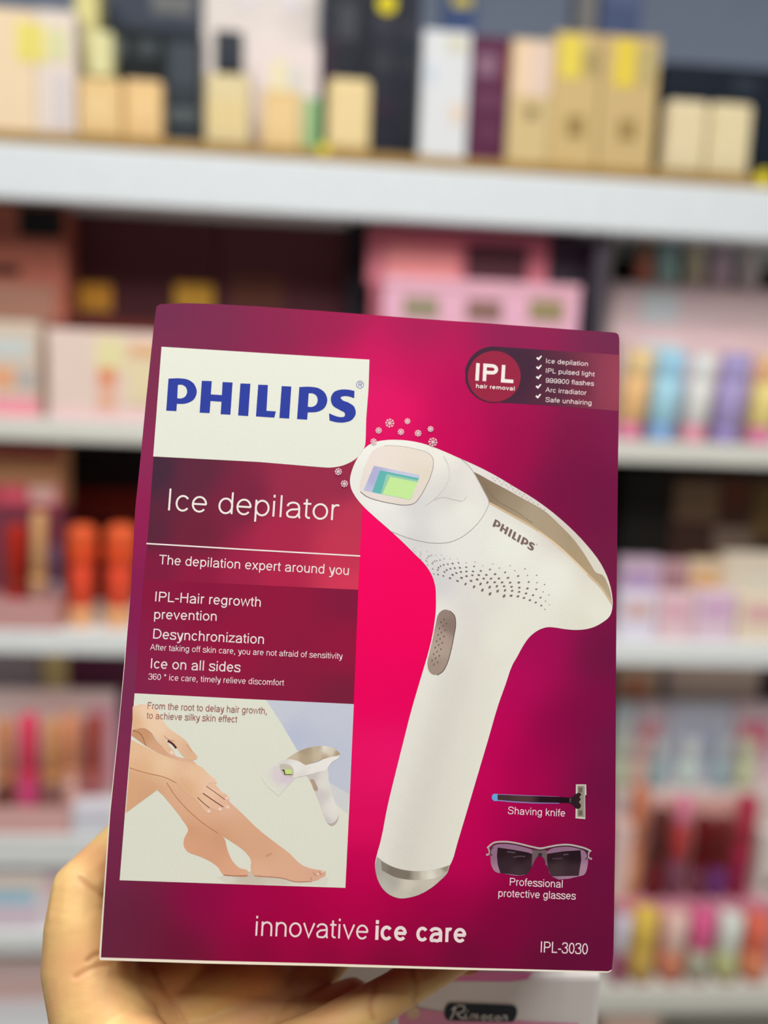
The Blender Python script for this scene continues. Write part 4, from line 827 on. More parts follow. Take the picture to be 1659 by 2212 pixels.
for x, y in [(648, 123), (625, 143), (664, 153), (641, 170), (616, 188), (655, 200), (629, 215), (606, 232), (646, 243), (620, 260), (596, 277), (635, 289), (610, 304), (586, 322), (625, 333), (599, 350), (575, 368), (614, 379), (588, 397), (564, 412), (603, 424), (577, 440)]:
    ink.disc(*z7z([(x, y)])[0], 1.3, 2.4, (104, 84, 76), 8, 0.35)
ink.build('power_switch', 4, dev, 'brown dimpled switch')
ink = Ink()                                                    # seams and vent holes
ink.stroke(smooth(z3z([(365, 733), (450, 766), (530, 788), (610, 799), (680, 796), (740, 776), (800, 736), (850, 686), (890, 626), (909, 576), (880, 511), (848, 450), (820, 402), (790, 365), (755, 335)]), 4, False), 1.1, (176, 170, 166))
ink.stroke(smooth(z3z([(600, 560), (660, 545), (720, 560), (770, 562), (785, 540)]), 4, False), 1.6, (214, 210, 206))
ink.stroke(smooth(z3z([(660, 320), (685, 370), (690, 430), (670, 480), (600, 560), (560, 590)]), 4, False), 2.2, (218, 214, 210))
z6z = zoom(860, 1160, 4.1475)
DOTS = [(80, 85, 3), (135, 110, 4), (158, 98, 3), (148, 130, 4), (200, 135, 5), (205, 155, 5), (195, 172, 5), (205, 200, 5), (260, 125, 4), (258, 190, 6), (270, 175, 6), (283, 168, 6), (300, 163, 6), (250, 210, 6), (258, 220, 5), (265, 250, 6), (337, 160, 4), (388, 160, 4), (305, 240, 7), (312, 228, 7), (325, 215, 7), (345, 212, 7), (375, 205, 7), (412, 195, 6), (465, 195, 4), (532, 195, 4), (310, 285, 7), (320, 330, 7), (358, 335, 8), (355, 295, 8), (362, 275, 8), (380, 260, 8), (408, 248, 8), (445, 243, 8), (488, 237, 9), (541, 231, 8), (608, 230, 5), (688, 223, 5), (405, 348, 8), (415, 312, 9), (435, 295, 9), (468, 283, 9), (508, 278, 9), (553, 275, 10), (610, 270, 9), (680, 263, 8), (760, 257, 5), (848, 242, 5), (465, 368, 10), (488, 338, 11), (522, 322, 10), (563, 312, 10), (612, 308, 10), (670, 307, 10), (740, 303, 10), (822, 290, 9), (907, 277, 6), (1003, 257, 6), (532, 393, 11), (568, 365, 12), (613, 350, 11), (665, 342, 10), (722, 340, 11), (790, 339, 11), (868, 332, 11), (958, 316, 9), (1045, 302, 6), (1136, 285, 7), (604, 420, 12), (653, 392, 12), (708, 379, 12), (766, 372, 11), (832, 372, 11), (902, 371, 11), (984, 365, 11), (1075, 349, 10), (1158, 344, 7), (1241, 342, 7), (680, 445, 13), (738, 420, 13), (799, 407, 12), (865, 405, 11), (931, 406, 11), (1003, 408, 11), (1081, 407, 12), (1170, 402, 9), (1244, 408, 7), (1311, 425, 7), (755, 475, 14), (820, 448, 13), (884, 440, 12), (949, 440, 11), (1016, 445, 11), (1085, 453, 11), (1158, 460, 11), (1237, 467, 9), (1298, 490, 6), (1350, 518, 6), (823, 508, 15), (891, 484, 14), (957, 477, 12), (1021, 481, 11), (1083, 491, 11), (1145, 505, 11), (1208, 521, 10), (1275, 542, 9), (1320, 572, 6), (1356, 605, 5), (949, 528, 15), (1012, 525, 13), (1073, 531, 12), (1127, 545, 11), (1180, 565, 11), (1232, 586, 10), (1282, 613, 9), (1314, 647, 6)]
for x, y, r in DOTS:
    rot = 0.95 if x < 330 else (0.5 if x < 560 else (0.15 if x < 800 else -0.25))
    if y > 400 and x < 1000 and r > 11: rot = -0.9
    k = r / 4.1475
    ink.disc(*z6z([(x, y)])[0], k * 1.12, k * 0.72, (126, 108, 104) if r > 7 else (160, 148, 140), 9, rot)
for i in range(26):
    a = i / 25
    x, y = 930 + 310 * a, 440 + 205 * a + 10 * math.sin(i * 2.1) - 30 * a * (1 - a) * 2
    ink.disc(*z3z([(x, y)])[0], 1.3, 0.8, (150, 140, 134), 7, 0.7)
ink.build('vent_holes', 5, dev, 'grey vent holes and seams')
ink = Ink()
o_, ex_, ey_ = np.array((928., 705.)), np.array((222., 140.)), np.array((15., -38.))
def remap(p):
    a = ((p[0] - 175) + (p[1] - 732) * 0.073) / 1213.0; b = (732 + (p[0] - 175) * 0.0655 - p[1]) / 205.0
    q = o_ + ex_ * a + ey_ * b
    return (q[0], q[1])
for loops in LETTERS: ink.poly([z3z([remap(p) for p in smooth(l, 3)]) for l in loops], (126, 104, 98))
ink.disc(*z3z([(1172, 806)])[0], 1.6, 1.6, (190, 190, 150), 10)
ink.build('device_lettering', 5, dev, 'brown lettering')
# snowflakes
ink = Ink()
for x, y, r in [(842, 914, 10), (880, 910, 6.5), (818, 930, 7), (866, 933, 7), (903, 936, 7.5), (930, 927, 6.5), (935, 955, 10), (807, 954, 7), (731, 1019, 8), (744, 1045, 8)]:
    for k in range(4):
        a = math.pi / 4 * k + 0.1; c, s = math.cos(a), math.sin(a)
        ink.stroke([(x - r * c, y - r * s), (x + r * c, y + r * s)], 1.3, (236, 206, 214))
        for sg_ in (-1, 1):
            mx_, my_ = x + sg_ * r * 0.62 * c, y + sg_ * r * 0.62 * s
            for t_ in (-1, 1):
                b = a + t_ * 0.8
                ink.stroke([(mx_, my_), (mx_ + sg_ * r * 0.36 * math.cos(b), my_ + sg_ * r * 0.36 * math.sin(b))], 1.1, (236, 206, 214))
ink.build('snowflake_print', 5, carton_e, 'pale printed snowflakes')

# --- picture with legs
z5z = zoom(230, 1470, 2.9105)
ink = Ink(); ink.poly(z5z([(177, 80), (860, 115), (1555, 148), (1530, 720), (1502, 1303), (800, 1280), (83, 1255)]), (228, 230, 217))
ink.poly(z5z([(1003, 122), (1554, 148), (1530, 715), (1400, 640), (1200, 440), (1100, 270)]), blend([(600, 1530, (204, 208, 222)), (700, 1540, (202, 206, 222)), (660, 1620, (194, 200, 220)), (740, 1690, (198, 204, 220)), (640, 1600, (190, 198, 220))]), 14)
ink.poly(z5z([(1400, 640), (1530, 715), (1515, 838), (1440, 775), (1350, 700)]), (214, 216, 220))
ink.poly(z5z([(690, 1235), (900, 1200), (1400, 1240), (1380, 1290), (760, 1278)]), blend([(480, 1890, (222, 218, 206)), (540, 1895, (208, 198, 184)), (650, 1900, (226, 222, 210)), (600, 1905, (214, 206, 192))]), 8)
pic = ink.build('leg_picture', 3, carton_e, 'printed picture of crossed bare legs and hands on white')
ink = Ink()
SK = blend([(290, 1560, (228, 180, 140)), (330, 1560, (240, 206, 176)), (370, 1600, (238, 200, 168)), (410, 1630, (226, 178, 146)), (300, 1620, (234, 190, 152)), (360, 1640, (240, 204, 166)), (420, 1670, (236, 196, 160)), (460, 1690, (240, 200, 172)), (490, 1740, (234, 186, 160)),
            (280, 1700, (224, 174, 134)), (320, 1720, (218, 168, 132)), (380, 1730, (228, 178, 146)), (430, 1760, (230, 182, 148)), (500, 1790, (224, 176, 142)), (560, 1840, (222, 172, 140)), (620, 1880, (228, 180, 150)), (690, 1890, (226, 176, 152)), (560, 1880, (230, 184, 154)), (400, 1830, (226, 170, 138)), (440, 1850, (222, 166, 134)), (500, 1890, (228, 172, 142)), (420, 1790, (216, 160, 126)), (480, 1810, (214, 158, 124))])
ink.poly(smooth(z5z([(320, 690, 1), (400, 620), (500, 640), (560, 840), (700, 958), (740, 990), (760, 1060), (790, 1130), (840, 1180), (888, 1194), (890, 1225), (800, 1226), (735, 1220), (700, 1172), (640, 1130), (570, 1100), (510, 1075), (486, 1040), (490, 990), (514, 940), (480, 880), (400, 775), (335, 702)]), 3), SK, 8)
ink.poly(smooth(z5z([(145, 545, 1), (250, 560), (380, 520), (550, 520), (640, 600), (775, 762), (850, 832), (950, 930), (1050, 1010), (1150, 1085), (1230, 1160), (1295, 1184), (1350, 1193), (1378, 1200), (1376, 1226), (1350, 1240), (1318, 1258), (1265, 1263), (1180, 1261), (1110, 1240), (1030, 1231), (970, 1235), (922, 1222), (907, 1188), (908, 1130), (880, 1085), (800, 1022), (700, 960), (600, 892), (500, 802), (430, 720), (380, 642), (318, 688, 1), (122, 832, 1)]), 3), SK, 8)
ink.poly(smooth(z5z([(165, 308, 1), (250, 300), (330, 395), (450, 480), (540, 500), (575, 540), (450, 560), (350, 470), (250, 412), (158, 345, 1)]), 3), blend([(300, 1590, (206, 154, 116)), (340, 1620, (222, 172, 140)), (400, 1640, (230, 186, 156))]), 8)
ink.build('leg_print', 4, pic, 'printed bare legs')
ink = Ink()
HK = blend([(290, 1560, (230, 184, 142)), (320, 1540, (244, 214, 186)), (340, 1575, (244, 212, 182)), (370, 1600, (238, 200, 168)), (410, 1625, (228, 184, 150)), (370, 1620, (232, 188, 156)), (300, 1620, (238, 196, 158)), (360, 1640, (242, 208, 170)), (420, 1670, (240, 202, 166)), (460, 1690, (244, 206, 178)), (490, 1740, (236, 190, 164)), (300, 1660, (232, 186, 146)), (400, 1700, (230, 182, 144))])
ink.poly(smooth(z5z([(165, 165, 1), (200, 152), (255, 150), (312, 180), (350, 238), (382, 290), (450, 340), (500, 378), (540, 438), (572, 488), (556, 497), (520, 500), (488, 480), (440, 422), (402, 385), (372, 366), (400, 415), (430, 458), (424, 473), (400, 466), (345, 408), (290, 335), (240, 300), (163, 312, 1)]), 3), HK, 7)
ink.poly(smooth(z5z([(155, 370, 1), (240, 414), (350, 466), (450, 502), (550, 522), (602, 546), (645, 590), (692, 632), (696, 645), (655, 638), (632, 655), (700, 688), (768, 732), (774, 752), (756, 762), (776, 795), (762, 811), (728, 806), (716, 822), (655, 802), (657, 826), (640, 834), (598, 792), (550, 742), (500, 712), (440, 642), (380, 610), (250, 578), (143, 546, 1)]), 3), HK, 7)
for pts, w, c in [([(628, 664), (680, 700), (745, 748)], 1.5, (120, 70, 56)), ([(606, 708), (670, 752), (735, 795)], 2.0, (104, 58, 46)), ([(572, 734), (610, 770), (650, 802)], 1.6, (110, 62, 50)), ([(385, 378), (410, 392), (440, 425)], 4.5, (92, 48, 44)), ([(362, 346), (385, 368), (430, 380)], 1.2, (190, 130, 104)), ([(500, 400), (540, 450)], 1.0, (200, 146, 120)),
                  ([(165, 312), (210, 330), (248, 410)], 1.6, (168, 112, 80)), ([(143, 547), (250, 580), (380, 612), (440, 643)], 1.4, (200, 140, 104)), ([(380, 642), (430, 720), (500, 800), (600, 890), (700, 958)], 1.6, (196, 136, 102)), ([(735, 1221), (800, 1227), (888, 1226)], 1.6, (180, 116, 88)), ([(930, 1226), (1030, 1234), (1110, 1242), (1180, 1263), (1290, 1262)], 1.6, (196, 136, 108)),
                  ([(1000, 1105), (1040, 1085)], 3.0, (208, 156, 124)), ([(1300, 1205), (1318, 1230)], 1.2, (186, 128, 104)), ([(1335, 1198), (1350, 1222)], 1.2, (186, 128, 104)), ([(1285, 1235), (1290, 1255)], 1.2, (186, 128, 104))]:
    ink.stroke(smooth(z5z(pts), 4, False), w, c)
for x, y, r in [(412, 452, 14), (758, 740, 10), (762, 795, 11), (715, 808, 11), (644, 822, 10), (1362, 1200, 8), (1330, 1215, 7)]:
    ink.disc(*z5z([(x, y)])[0], r / 2.9, r / 3.6, (246, 218, 204), 12, 0.6)
ink.build('hand_print', 5, pic, 'printed pair of hands')
ink = Ink()
z8z = zoom(560, 1600, 8.295)
ink.poly(z8z([(340, 440), (90, 510), (40, 640), (120, 800), (350, 990), (450, 870), (620, 690)]), blend([(605, 1655, (224, 214, 222)), (571, 1661, (228, 230, 217)), (565, 1677, (228, 230, 217)), (574, 1696, (228, 230, 217)), (585, 1709, (228, 230, 217)), (602, 1719, (228, 230, 217)), (614, 1705, (226, 224, 218)), (616, 1680, (220, 206, 220)), (633, 1684, (222, 210, 220)), (600, 1675, (224, 214, 220))], soft=7), 7)
ink.poly(smooth(z8z([(850, 622, 1), (1000, 590), (1225, 500), (1245, 700), (1290, 880), (1355, 1100), (1425, 1330), (1400, 1400), (1340, 1505), (1290, 1520), (1225, 1475), (1180, 1380), (1100, 1170), (1000, 920), (905, 710)]), 3), blend([(670, 1680, (206, 198, 198)), (690, 1720, (212, 206, 206)), (700, 1690, (228, 226, 220)), (715, 1760, (232, 230, 224)), (705, 1770, (208, 202, 204)), (725, 1740, (234, 232, 226))]), 5)
ink.poly(smooth(z8z([(330, 430), (480, 328), (710, 368), (830, 437), (1430, 252), (1430, 290), (1300, 385), (1250, 450), (1220, 500), (1050, 560), (850, 620), (700, 652), (620, 665), (560, 642), (430, 612), (380, 550)]), 3), blend([(610, 1645, (224, 220, 218)), (640, 1660, (238, 236, 232)), (700, 1650, (240, 238, 234)), (680, 1670, (238, 236, 230)), (650, 1675, (228, 224, 220))]), 6)
ink.poly(smooth(z8z([(480, 330, 1), (600, 250), (750, 170), (900, 120), (1050, 95), (1200, 95), (1330, 130), (1400, 180), (1445, 238), (1430, 255), (1300, 285), (1150, 330), (1000, 380), (830, 437, 1), (780, 410), (710, 368), (650, 350), (560, 330)]), 3), blend([(630, 1635, (206, 192, 168)), (660, 1620, (176, 158, 132)), (660, 1645, (186, 168, 142)), (690, 1615, (190, 178, 152)), (700, 1615, (234, 230, 220)), (690, 1635, (206, 190, 166)), (730, 1628, (180, 158, 128)), (715, 1622, (222, 212, 194)), (700, 1640, (184, 162, 134))]), 4)
ink.poly(smooth(z8z([(368, 425), (525, 425), (582, 460), (620, 560), (612, 632), (430, 612)]), 3), (202, 196, 182))
ink.poly(z8z([(400, 515), (450, 515), (470, 600), (590, 597), (590, 612), (450, 612), (440, 560)]), (86, 72, 60))
ink.poly(z8z([(465, 512), (575, 512), (590, 596), (474, 590)]), (204, 232, 130))
ink.poly(smooth(z8z([(915, 690), (970, 694), (1010, 760), (1050, 870), (1032, 905), (990, 890), (950, 790)]), 3), (184, 160, 140))
ink.poly(smooth(z8z([(1222, 1470, 1), (1300, 1480), (1365, 1440), (1425, 1330, 1), (1415, 1390), (1340, 1508), (1290, 1520)]), 3), (192, 178, 176))
ink.build('small_device_print', 5, pic, 'small printed device with violet beam')
ink = Ink()
lettering(ink, 'From the root to delay hair growth,', *z5z([(257, 177), (1007, 210)]), 42 / 2.9105, (164, 104, 96), 84)
lettering(ink, 'to achieve silky skin effect', *z5z([(251, 239), (823, 263)]), 42 / 2.9105, (164, 104, 96), 84)
ink.build('caption_lettering', 6, pic, 'reddish brown lettering')

# --- accessories, lower right
z9z = zoom(1000, 1640, 4.608)
ink = Ink()
ink.poly(z9z([(300, 348), (345, 346), (600, 356), (960, 372), (960, 441), (700, 440), (500, 430), (345, 415), (305, 410)]), (150, 132, 196))
ink.poly(smooth(z9z([(288, 368), (300, 348), (345, 344, 1), (345, 416, 1), (305, 412), (290, 395)]), 3), (108, 168, 226))
ink.poly(z9z([(345, 352), (600, 362), (960, 374), (1062, 382), (1062, 434), (960, 434), (700, 430), (500, 418), (345, 404)]), blend([(1080, 1722, (70, 50, 52)), (1130, 1725, (84, 58, 58)), (1180, 1728, (40, 22, 30)), (1225, 1728, (30, 16, 24))]), 10)
ink.poly(z9z([(1124, 250), (1226, 250), (1229, 352), (1216, 362), (1218, 596), (1120, 588)]), (206, 202, 188))
ink.poly(z9z([(1140, 264), (1200, 264), (1200, 575), (1138, 572)]), (150, 140, 128))
ink.poly(z9z([(1150, 280), (1190, 280), (1188, 330), (1150, 330)]), (112, 98, 92)); ink.poly(z9z([(1150, 510), (1188, 510), (1188, 560), (1150, 560)]), (112, 98, 92))
ink.stroke(z9z([(1205, 262), (1206, 580)]), 1.2, (96, 84, 84))
ink.poly(smooth(z9z([(1058, 384, 1), (1085, 376), (1125, 345), (1160, 334), (1178, 350), (1160, 375), (1172, 400), (1155, 425), (1174, 455), (1160, 490), (1130, 492), (1090, 455), (1058, 436, 1)]), 4), (46, 30, 36))
ink.disc(*z9z([(1068, 410)])[0], 2.2, 4.6, (226, 220, 214), 12)
lettering(ink, 'Shaving knife', *z9z([(446, 545), (1016, 571)]), 72 / 4.608, (236, 214, 222), 86)
ink.build('razor_print', 3, carton_e, 'printed razor with caption')
ink = Ink()
ink.poly(smooth(z9z([(285, 872), (400, 836), (520, 848), (640, 878), (702, 915), (700, 1000), (682, 1070), (640, 1140), (600, 1155), (400, 1136), (322, 1120), (284, 1060), (274, 970)]), 3), blend([(1065, 1850, (148, 110, 136)), (1100, 1835, (150, 112, 140)), (1070, 1880, (168, 130, 152))]), 8)
ink.poly(smooth(z9z([(832, 925), (900, 882), (1000, 862), (1100, 870), (1200, 902), (1240, 970), (1240, 1060), (1205, 1150), (1150, 1166), (880, 1164), (850, 1100), (830, 1010)]), 3), blend([(1200, 1835, (146, 108, 136)), (1260, 1850, (150, 112, 140)), (1262, 1880, (170, 132, 154))]), 8)
ink.poly(z9z([(345, 878), (500, 900), (640, 926), (690, 942), (690, 1040), (672, 1100), (640, 1146), (560, 1156), (372, 1132), (346, 1050), (338, 960)]), blend([(1080, 1840, (44, 26, 34)), (1130, 1850, (40, 24, 32)), (1090, 1870, (56, 40, 48)), (1120, 1885, (68, 50, 58)), (1140, 1870, (60, 42, 50))]), 8)
ink.poly(z9z([(834, 942), (1000, 916), (1170, 905), (1177, 1000), (1152, 1160), (880, 1166), (846, 1090), (836, 1000)]), blend([(1190, 1850, (44, 26, 34)), (1240, 1845, (38, 22, 30)), (1200, 1880, (70, 52, 58)), (1240, 1885, (62, 44, 52))]), 8)
for pts, w, c in [([(440, 920), (520, 930)], 3, (90, 74, 84)), ([(500, 975), (580, 965), (620, 970)], 3, (84, 66, 76)), ([(1000, 950), (1050, 945)], 2.6, (96, 80, 90)), ([(890, 990), (990, 985)], 3, (78, 60, 70))]:
    ink.stroke(smooth(z9z(pts), 4, False), w, c)
ink.poly([z9z([(690, 905), (740, 892), (800, 892), (838, 915), (835, 1050), (822, 1060), (815, 1005), (790, 968), (742, 964), (716, 1002), (690, 1060), (684, 1050)])][0], (112, 92, 98))
ink.disc(*z9z([(768, 950)])[0], 4.6, 4.0, (66, 46, 54), 14)
ink.stroke(smooth(z9z([(240, 884), (300, 834), (400, 820), (500, 829), (600, 850), (700, 874), (770, 886), (850, 872), (950, 854), (1050, 850), (1150, 868), (1225, 890), (1276, 916)]), 4, False), 3.6, (190, 180, 180))
ink.stroke(smooth(z9z([(262, 900), (310, 852), (400, 838), (500, 846), (600, 868), (700, 896), (770, 906), (850, 890), (950, 870), (1050, 866), (1150, 886), (1225, 912), (1262, 930)]), 4, False), 1.8, (66, 44, 54))
ink.stroke(smooth(z9z([(250, 880), (262, 910), (258, 945), (238, 955)]), 4, False), 3.2, (176, 166, 168))
ink.stroke(smooth(z9z([(1262, 912), (1248, 945), (1250, 975), (1276, 996)]), 4, False), 3.2, (176, 166, 168))
ink.disc(*z9z([(240, 950)])[0], 2.4, 2.4, (186, 176, 178), 10); ink.disc(*z9z([(1274, 990)])[0], 2.4, 2.4, (186, 176, 178), 10)
ink.stroke(smooth(z9z([(300, 875), (276, 905), (275, 940), (290, 960)]), 4, False), 1.8, (60, 40, 50))
ink.stroke(smooth(z9z([(1210, 905), (1236, 935), (1238, 975), (1220, 1000)]), 4, False), 1.8, (60, 40, 50))
lettering(ink, 'Professional', *z9z([(462, 1255), (990, 1278)]), 74 / 4.608, (238, 218, 224), 86)
lettering(ink, 'protective glasses', *z9z([(352, 1368), (1122, 1396)]), 74 / 4.608, (238, 218, 224), 86)
ink.build('glasses_print', 3, carton_e, 'printed dark glasses with caption')
ink = Ink()
lettering(ink, 'innovative', (552, 2021), (795, 2029), 41, (240, 222, 226), 70)
lettering(ink, 'ice care', (811, 2030), (1007, 2036), 41, (242, 226, 228), 118)
ink.build('slogan_lettering', 3, carton_e, 'white slogan lettering')
ink = Ink()
lettering(ink, 'IPL-3030', (1168, 2057), (1269, 2061.5), 23, (236, 216, 222), 84)
ink.build('number_lettering', 3, carton_e, 'white number lettering')


# ------------------------------------------------------------------ the hand under the carton
def HP(px, py, w):                             # a point seen at a pixel, w metres behind the plane of the carton front
    d = ray(px, py)
    return CAM + d * (((BORG - CAM).dot(BN3) + w) / d.dot(BN3))
def skin_material():
    m = bpy.data.materials.new('skin'); m.use_nodes = True
    nt = m.node_tree; b = nt.nodes['Principled BSDF']
    tc = nt.nodes.new('ShaderNodeTexCoord')
    n1 = nt.nodes.new('ShaderNodeTexNoise'); n1.inputs['Scale'].default_value = 38; n1.inputs['Detail'].default_value = 3
    n2 = nt.nodes.new('ShaderNodeTexVoronoi'); n2.inputs['Scale'].default_value = 900
    rp = nt.nodes.new('ShaderNodeValToRGB')
    rp.color_ramp.elements[0].position = 0.32; rp.color_ramp.elements[0].color = lin((222, 166, 116), 1.02) + (1,)
    rp.color_ramp.elements[1].position = 0.68; rp.color_ramp.elements[1].color = lin((230, 194, 126), 1.04) + (1,)
    bp = nt.nodes.new('ShaderNodeBump'); bp.inputs['Strength'].default_value = 0.05; bp.inputs['Distance'].default_value = 0.0006
    for n in (n1, n2): nt.links.new(tc.outputs['Object'], n.inputs['Vector'])
    nt.links.new(n1.outputs['Fac'], rp.inputs['Fac']); at = nt.nodes.new('ShaderNodeAttribute'); at.attribute_name = 'crease'
    mx = nt.nodes.new('ShaderNodeMix'); mx.data_type = 'RGBA'; mx.inputs[7].default_value = lin((168, 96, 60), 0.95) + (1,)
    sc_ = nt.nodes.new('ShaderNodeMath'); sc_.operation = 'MULTIPLY'; sc_.inputs[1].default_value = 0.38
    nt.links.new(at.outputs['Fac'], sc_.inputs[0]); nt.links.new(sc_.outputs[0], mx.inputs[0])
    nt.links.new(rp.outputs['Color'], mx.inputs[6]); nt.links.new(mx.outputs[2], b.inputs['Base Color'])
    nt.links.new(n2.outputs['Distance'], bp.inputs['Height']); nt.links.new(bp.outputs['Normal'], b.inputs['Normal'])
    b.inputs['Roughness'].default_value = 0.5; b.inputs['Specular IOR Level'].default_value = 0.35
    b.inputs['Subsurface Weight'].default_value = 0.12; b.inputs['Subsurface Scale'].default_value = 0.006
    b.inputs['Subsurface Radius'].default_value = (1.0, 0.4, 0.2)
    return m
SKIN = skin_material()
BONES = [  # chains of (px, py, depth behind front, radius)
    # forearm and wrist, coming up from the lower left towards the camera
    [(1150, 6200, -0.17, 0.036), (800, 4000, -0.14, 0.034), (560, 3000, -0.10, 0.030), (420, 2640, -0.040, 0.027), (330, 2440, 0.008, 0.024), (272, 2300, 0.008, 0.022)],
    [(1350, 6100, -0.17, 0.033), (900, 3900, -0.135, 0.031), (640, 2900, -0.09, 0.027), (520, 2600, -0.035, 0.025), (430, 2420, -0.008, 0.022)],
    # ball of the thumb, thumb bones, thumb tip along the left side
    [(330, 2440, 0.008, 0.024), (212, 2180, 0.022, 0.0215), (188, 2085, 0.028, 0.0205), (172, 1985, 0.030, 0.0160), (178, 1922, 0.035, 0.0150)],
    [(178, 1922, 0.035, 0.0150), (216, 1868, 0.052, 0.0122), (262, 1812, 0.072, 0.0105)],
    [(190, 2060, 0.030, 0.018), (224, 1990, 0.046, 0.0115)],
    # palm lying under the carton
    [(272, 2300, 0.018, 0.022), (345, 2222, 0.044, 0.020), (450, 2156, 0.050, 0.019), (560, 2114, 0.055, 0.017)],
    [(440, 2460, 0.012, 0.022), (530, 2370, 0.028, 0.020), (590, 2290, 0.038, 0.0185), (630, 2225, 0.046, 0.017)],
    [(350, 2360, 0.018, 0.022), (450, 2278, 0.038, 0.021), (540, 2204, 0.048, 0.019), (590, 2160, 0.054, 0.0165)],
    [(212, 2180, 0.024, 0.0215), (310, 2140, 0.044, 0.018), (420, 2092, 0.056, 0.016)],
    [(600, 2256, 0.044, 0.0170), (690, 2205, 0.046, 0.0135), (760, 2160, 0.048, 0.0105)],
    # little finger in front, ring finger behind it, middle and index going away under the carton
    [(580, 2310, 0.018, 0.0170), (690, 2240, 0.026, 0.0120), (800, 2176, 0.032, 0.0108), (850, 2146, 0.036, 0.0100), (895, 2116, 0.040, 0.0102), (985, 2064, 0.047, 0.0092), (1006, 2052, 0.049, 0.0080)],
    [(570, 2180, 0.050, 0.0150), (640, 2128, 0.058, 0.0112), (700, 2090, 0.066, 0.0102), (722, 2070, 0.072, 0.0092)],
    [(560, 2114, 0.056, 0.0150), (640, 2035, 0.085, 0.0105), (700, 1975, 0.115, 0.0095), (730, 1945, 0.130, 0.0085)],
    [(420, 2092, 0.057, 0.0150), (470, 2020, 0.090, 0.0105), (520, 1960, 0.120, 0.0095), (545, 1930, 0.135, 0.0085)],
]
bm = bmesh.new()
for ch in BONES:
    P = [(HP(a, b, w), r) for a, b, w, r in ch]
    for (p0, r0), (p1, r1) in zip(P, P[1:]):
        L = (p1 - p0).length; n = max(2, int(L / (min(r0, r1) * 0.22)))
        for k in range(n + 1):
            t = k / n; r = r0 + (r1 - r0) * t
            bmesh.ops.create_icosphere(bm, subdivisions=3 if r > 0.016 else 2, radius=r, matrix=Matrix.Translation(p0.lerp(p1, t)))
hm = bpy.data.meshes.new('hand'); bm.to_mesh(hm); bm.free()
tmp = bpy.data.objects.new('hand_blank', hm); COL.objects.link(tmp)
md = tmp.modifiers.new('r', 'REMESH'); md.mode = 'VOXEL'; md.voxel_size = 0.0010; md.use_smooth_shade = True
ms = tmp.modifiers.new('s', 'SMOOTH'); ms.factor = 0.6; ms.iterations = 14
dg = bpy.context.evaluated_depsgraph_get()
me = bpy.data.meshes.new_from_object(tmp.evaluated_get(dg)); bpy.data.objects.remove(tmp)
CREASES = [smooth([(812, 2128), (804, 2150), (800, 2178), (806, 2200)], 6, False), smooth([(888, 2080), (896, 2105), (900, 2135), (897, 2165)], 6, False), smooth([(190, 2075), (205, 2064), (222, 2060), (240, 2056)], 6, False), smooth([(165, 2110), (185, 2098), (215, 2086), (240, 2082)], 6, False),
           smooth([(330, 2090), (352, 2130), (380, 2180), (410, 2225)], 6, False), smooth([(172, 1898), (195, 1915), (225, 1936)], 6, False)]
_cp = np.array([q for c in CREASES for q in c])
_V = np.array([v.co[:] for v in me.vertices]) - np.array(CAM[:])
_R = np.array([right[:], (-up)[:], (-back)[:]])
_q = _V @ _R.T
_px = np.stack([_q[:, 0] / _q[:, 2] * FPX + CX, _q[:, 1] / _q[:, 2] * FPX + CY], 1)
_N = np.array([v.normal[:] for v in me.vertices])
_dist = np.full(len(_V), 1e9)
for q in _cp: _dist = np.minimum(_dist, np.hypot(_px[:, 0] - q[0], _px[:, 1] - q[1]))
_cr = np.exp(-(_dist / 7.0) ** 2) * ((_N * _V).sum(1) < 0)
_at = me.attributes.new('crease', 'FLOAT', 'POINT')
_at.data.foreach_set('value', _cr.astype(np.float32))
_V2 = np.array([v.co[:] for v in me.vertices]) - _N * (0.0006 * _cr)[:, None]
me.vertices.foreach_set('co', _V2.astype(np.float32).ravel())
me.update()
org = HP(330, 2440, 0.008)
for v in me.vertices: v.co -= org
for p in me.polygons: p.use_smooth = True
hand = link('hand', me, None, SKIN); hand.location = org
tag(hand, 'bare left hand holding the magenta carton up from below, thumb along its left side', 'hand')
NAIL = mat((236, 196, 176), 0.82, 0.25, noise=0.03, name='fingernail')
def nail(pc, axis, normal, w, l, name='fingernail'):
    bm = bmesh.new(); bmesh.ops.create_uvsphere(bm, u_segments=20, v_segments=12, radius=1.0)
    me = bm_mesh(bm, True); a = axis.normalized(); nn = (normal - a * normal.dot(a)).normalized(); s = a.cross(nn)
    for v in me.vertices:
        c = v.co.copy(); v.co = a * c.x * l + s * c.y * w + nn * c.z * 0.0012 - nn * 0.0016 * c.y * c.y
    o = link(name, me, hand, NAIL); o.location = pc - org
nail(HP(1016, 2084, 0.058), HP(1003, 2056, 0.049) - HP(895, 2120, 0.038), BN3 * 0.6 - BU3 * 0.8 , 0.0055, 0.0075)
nail(HP(248, 1798, 0.074), HP(262, 1826, 0.072) - HP(216, 1868, 0.052), -BR3 + BU3 * 0.8, 0.006, 0.008)

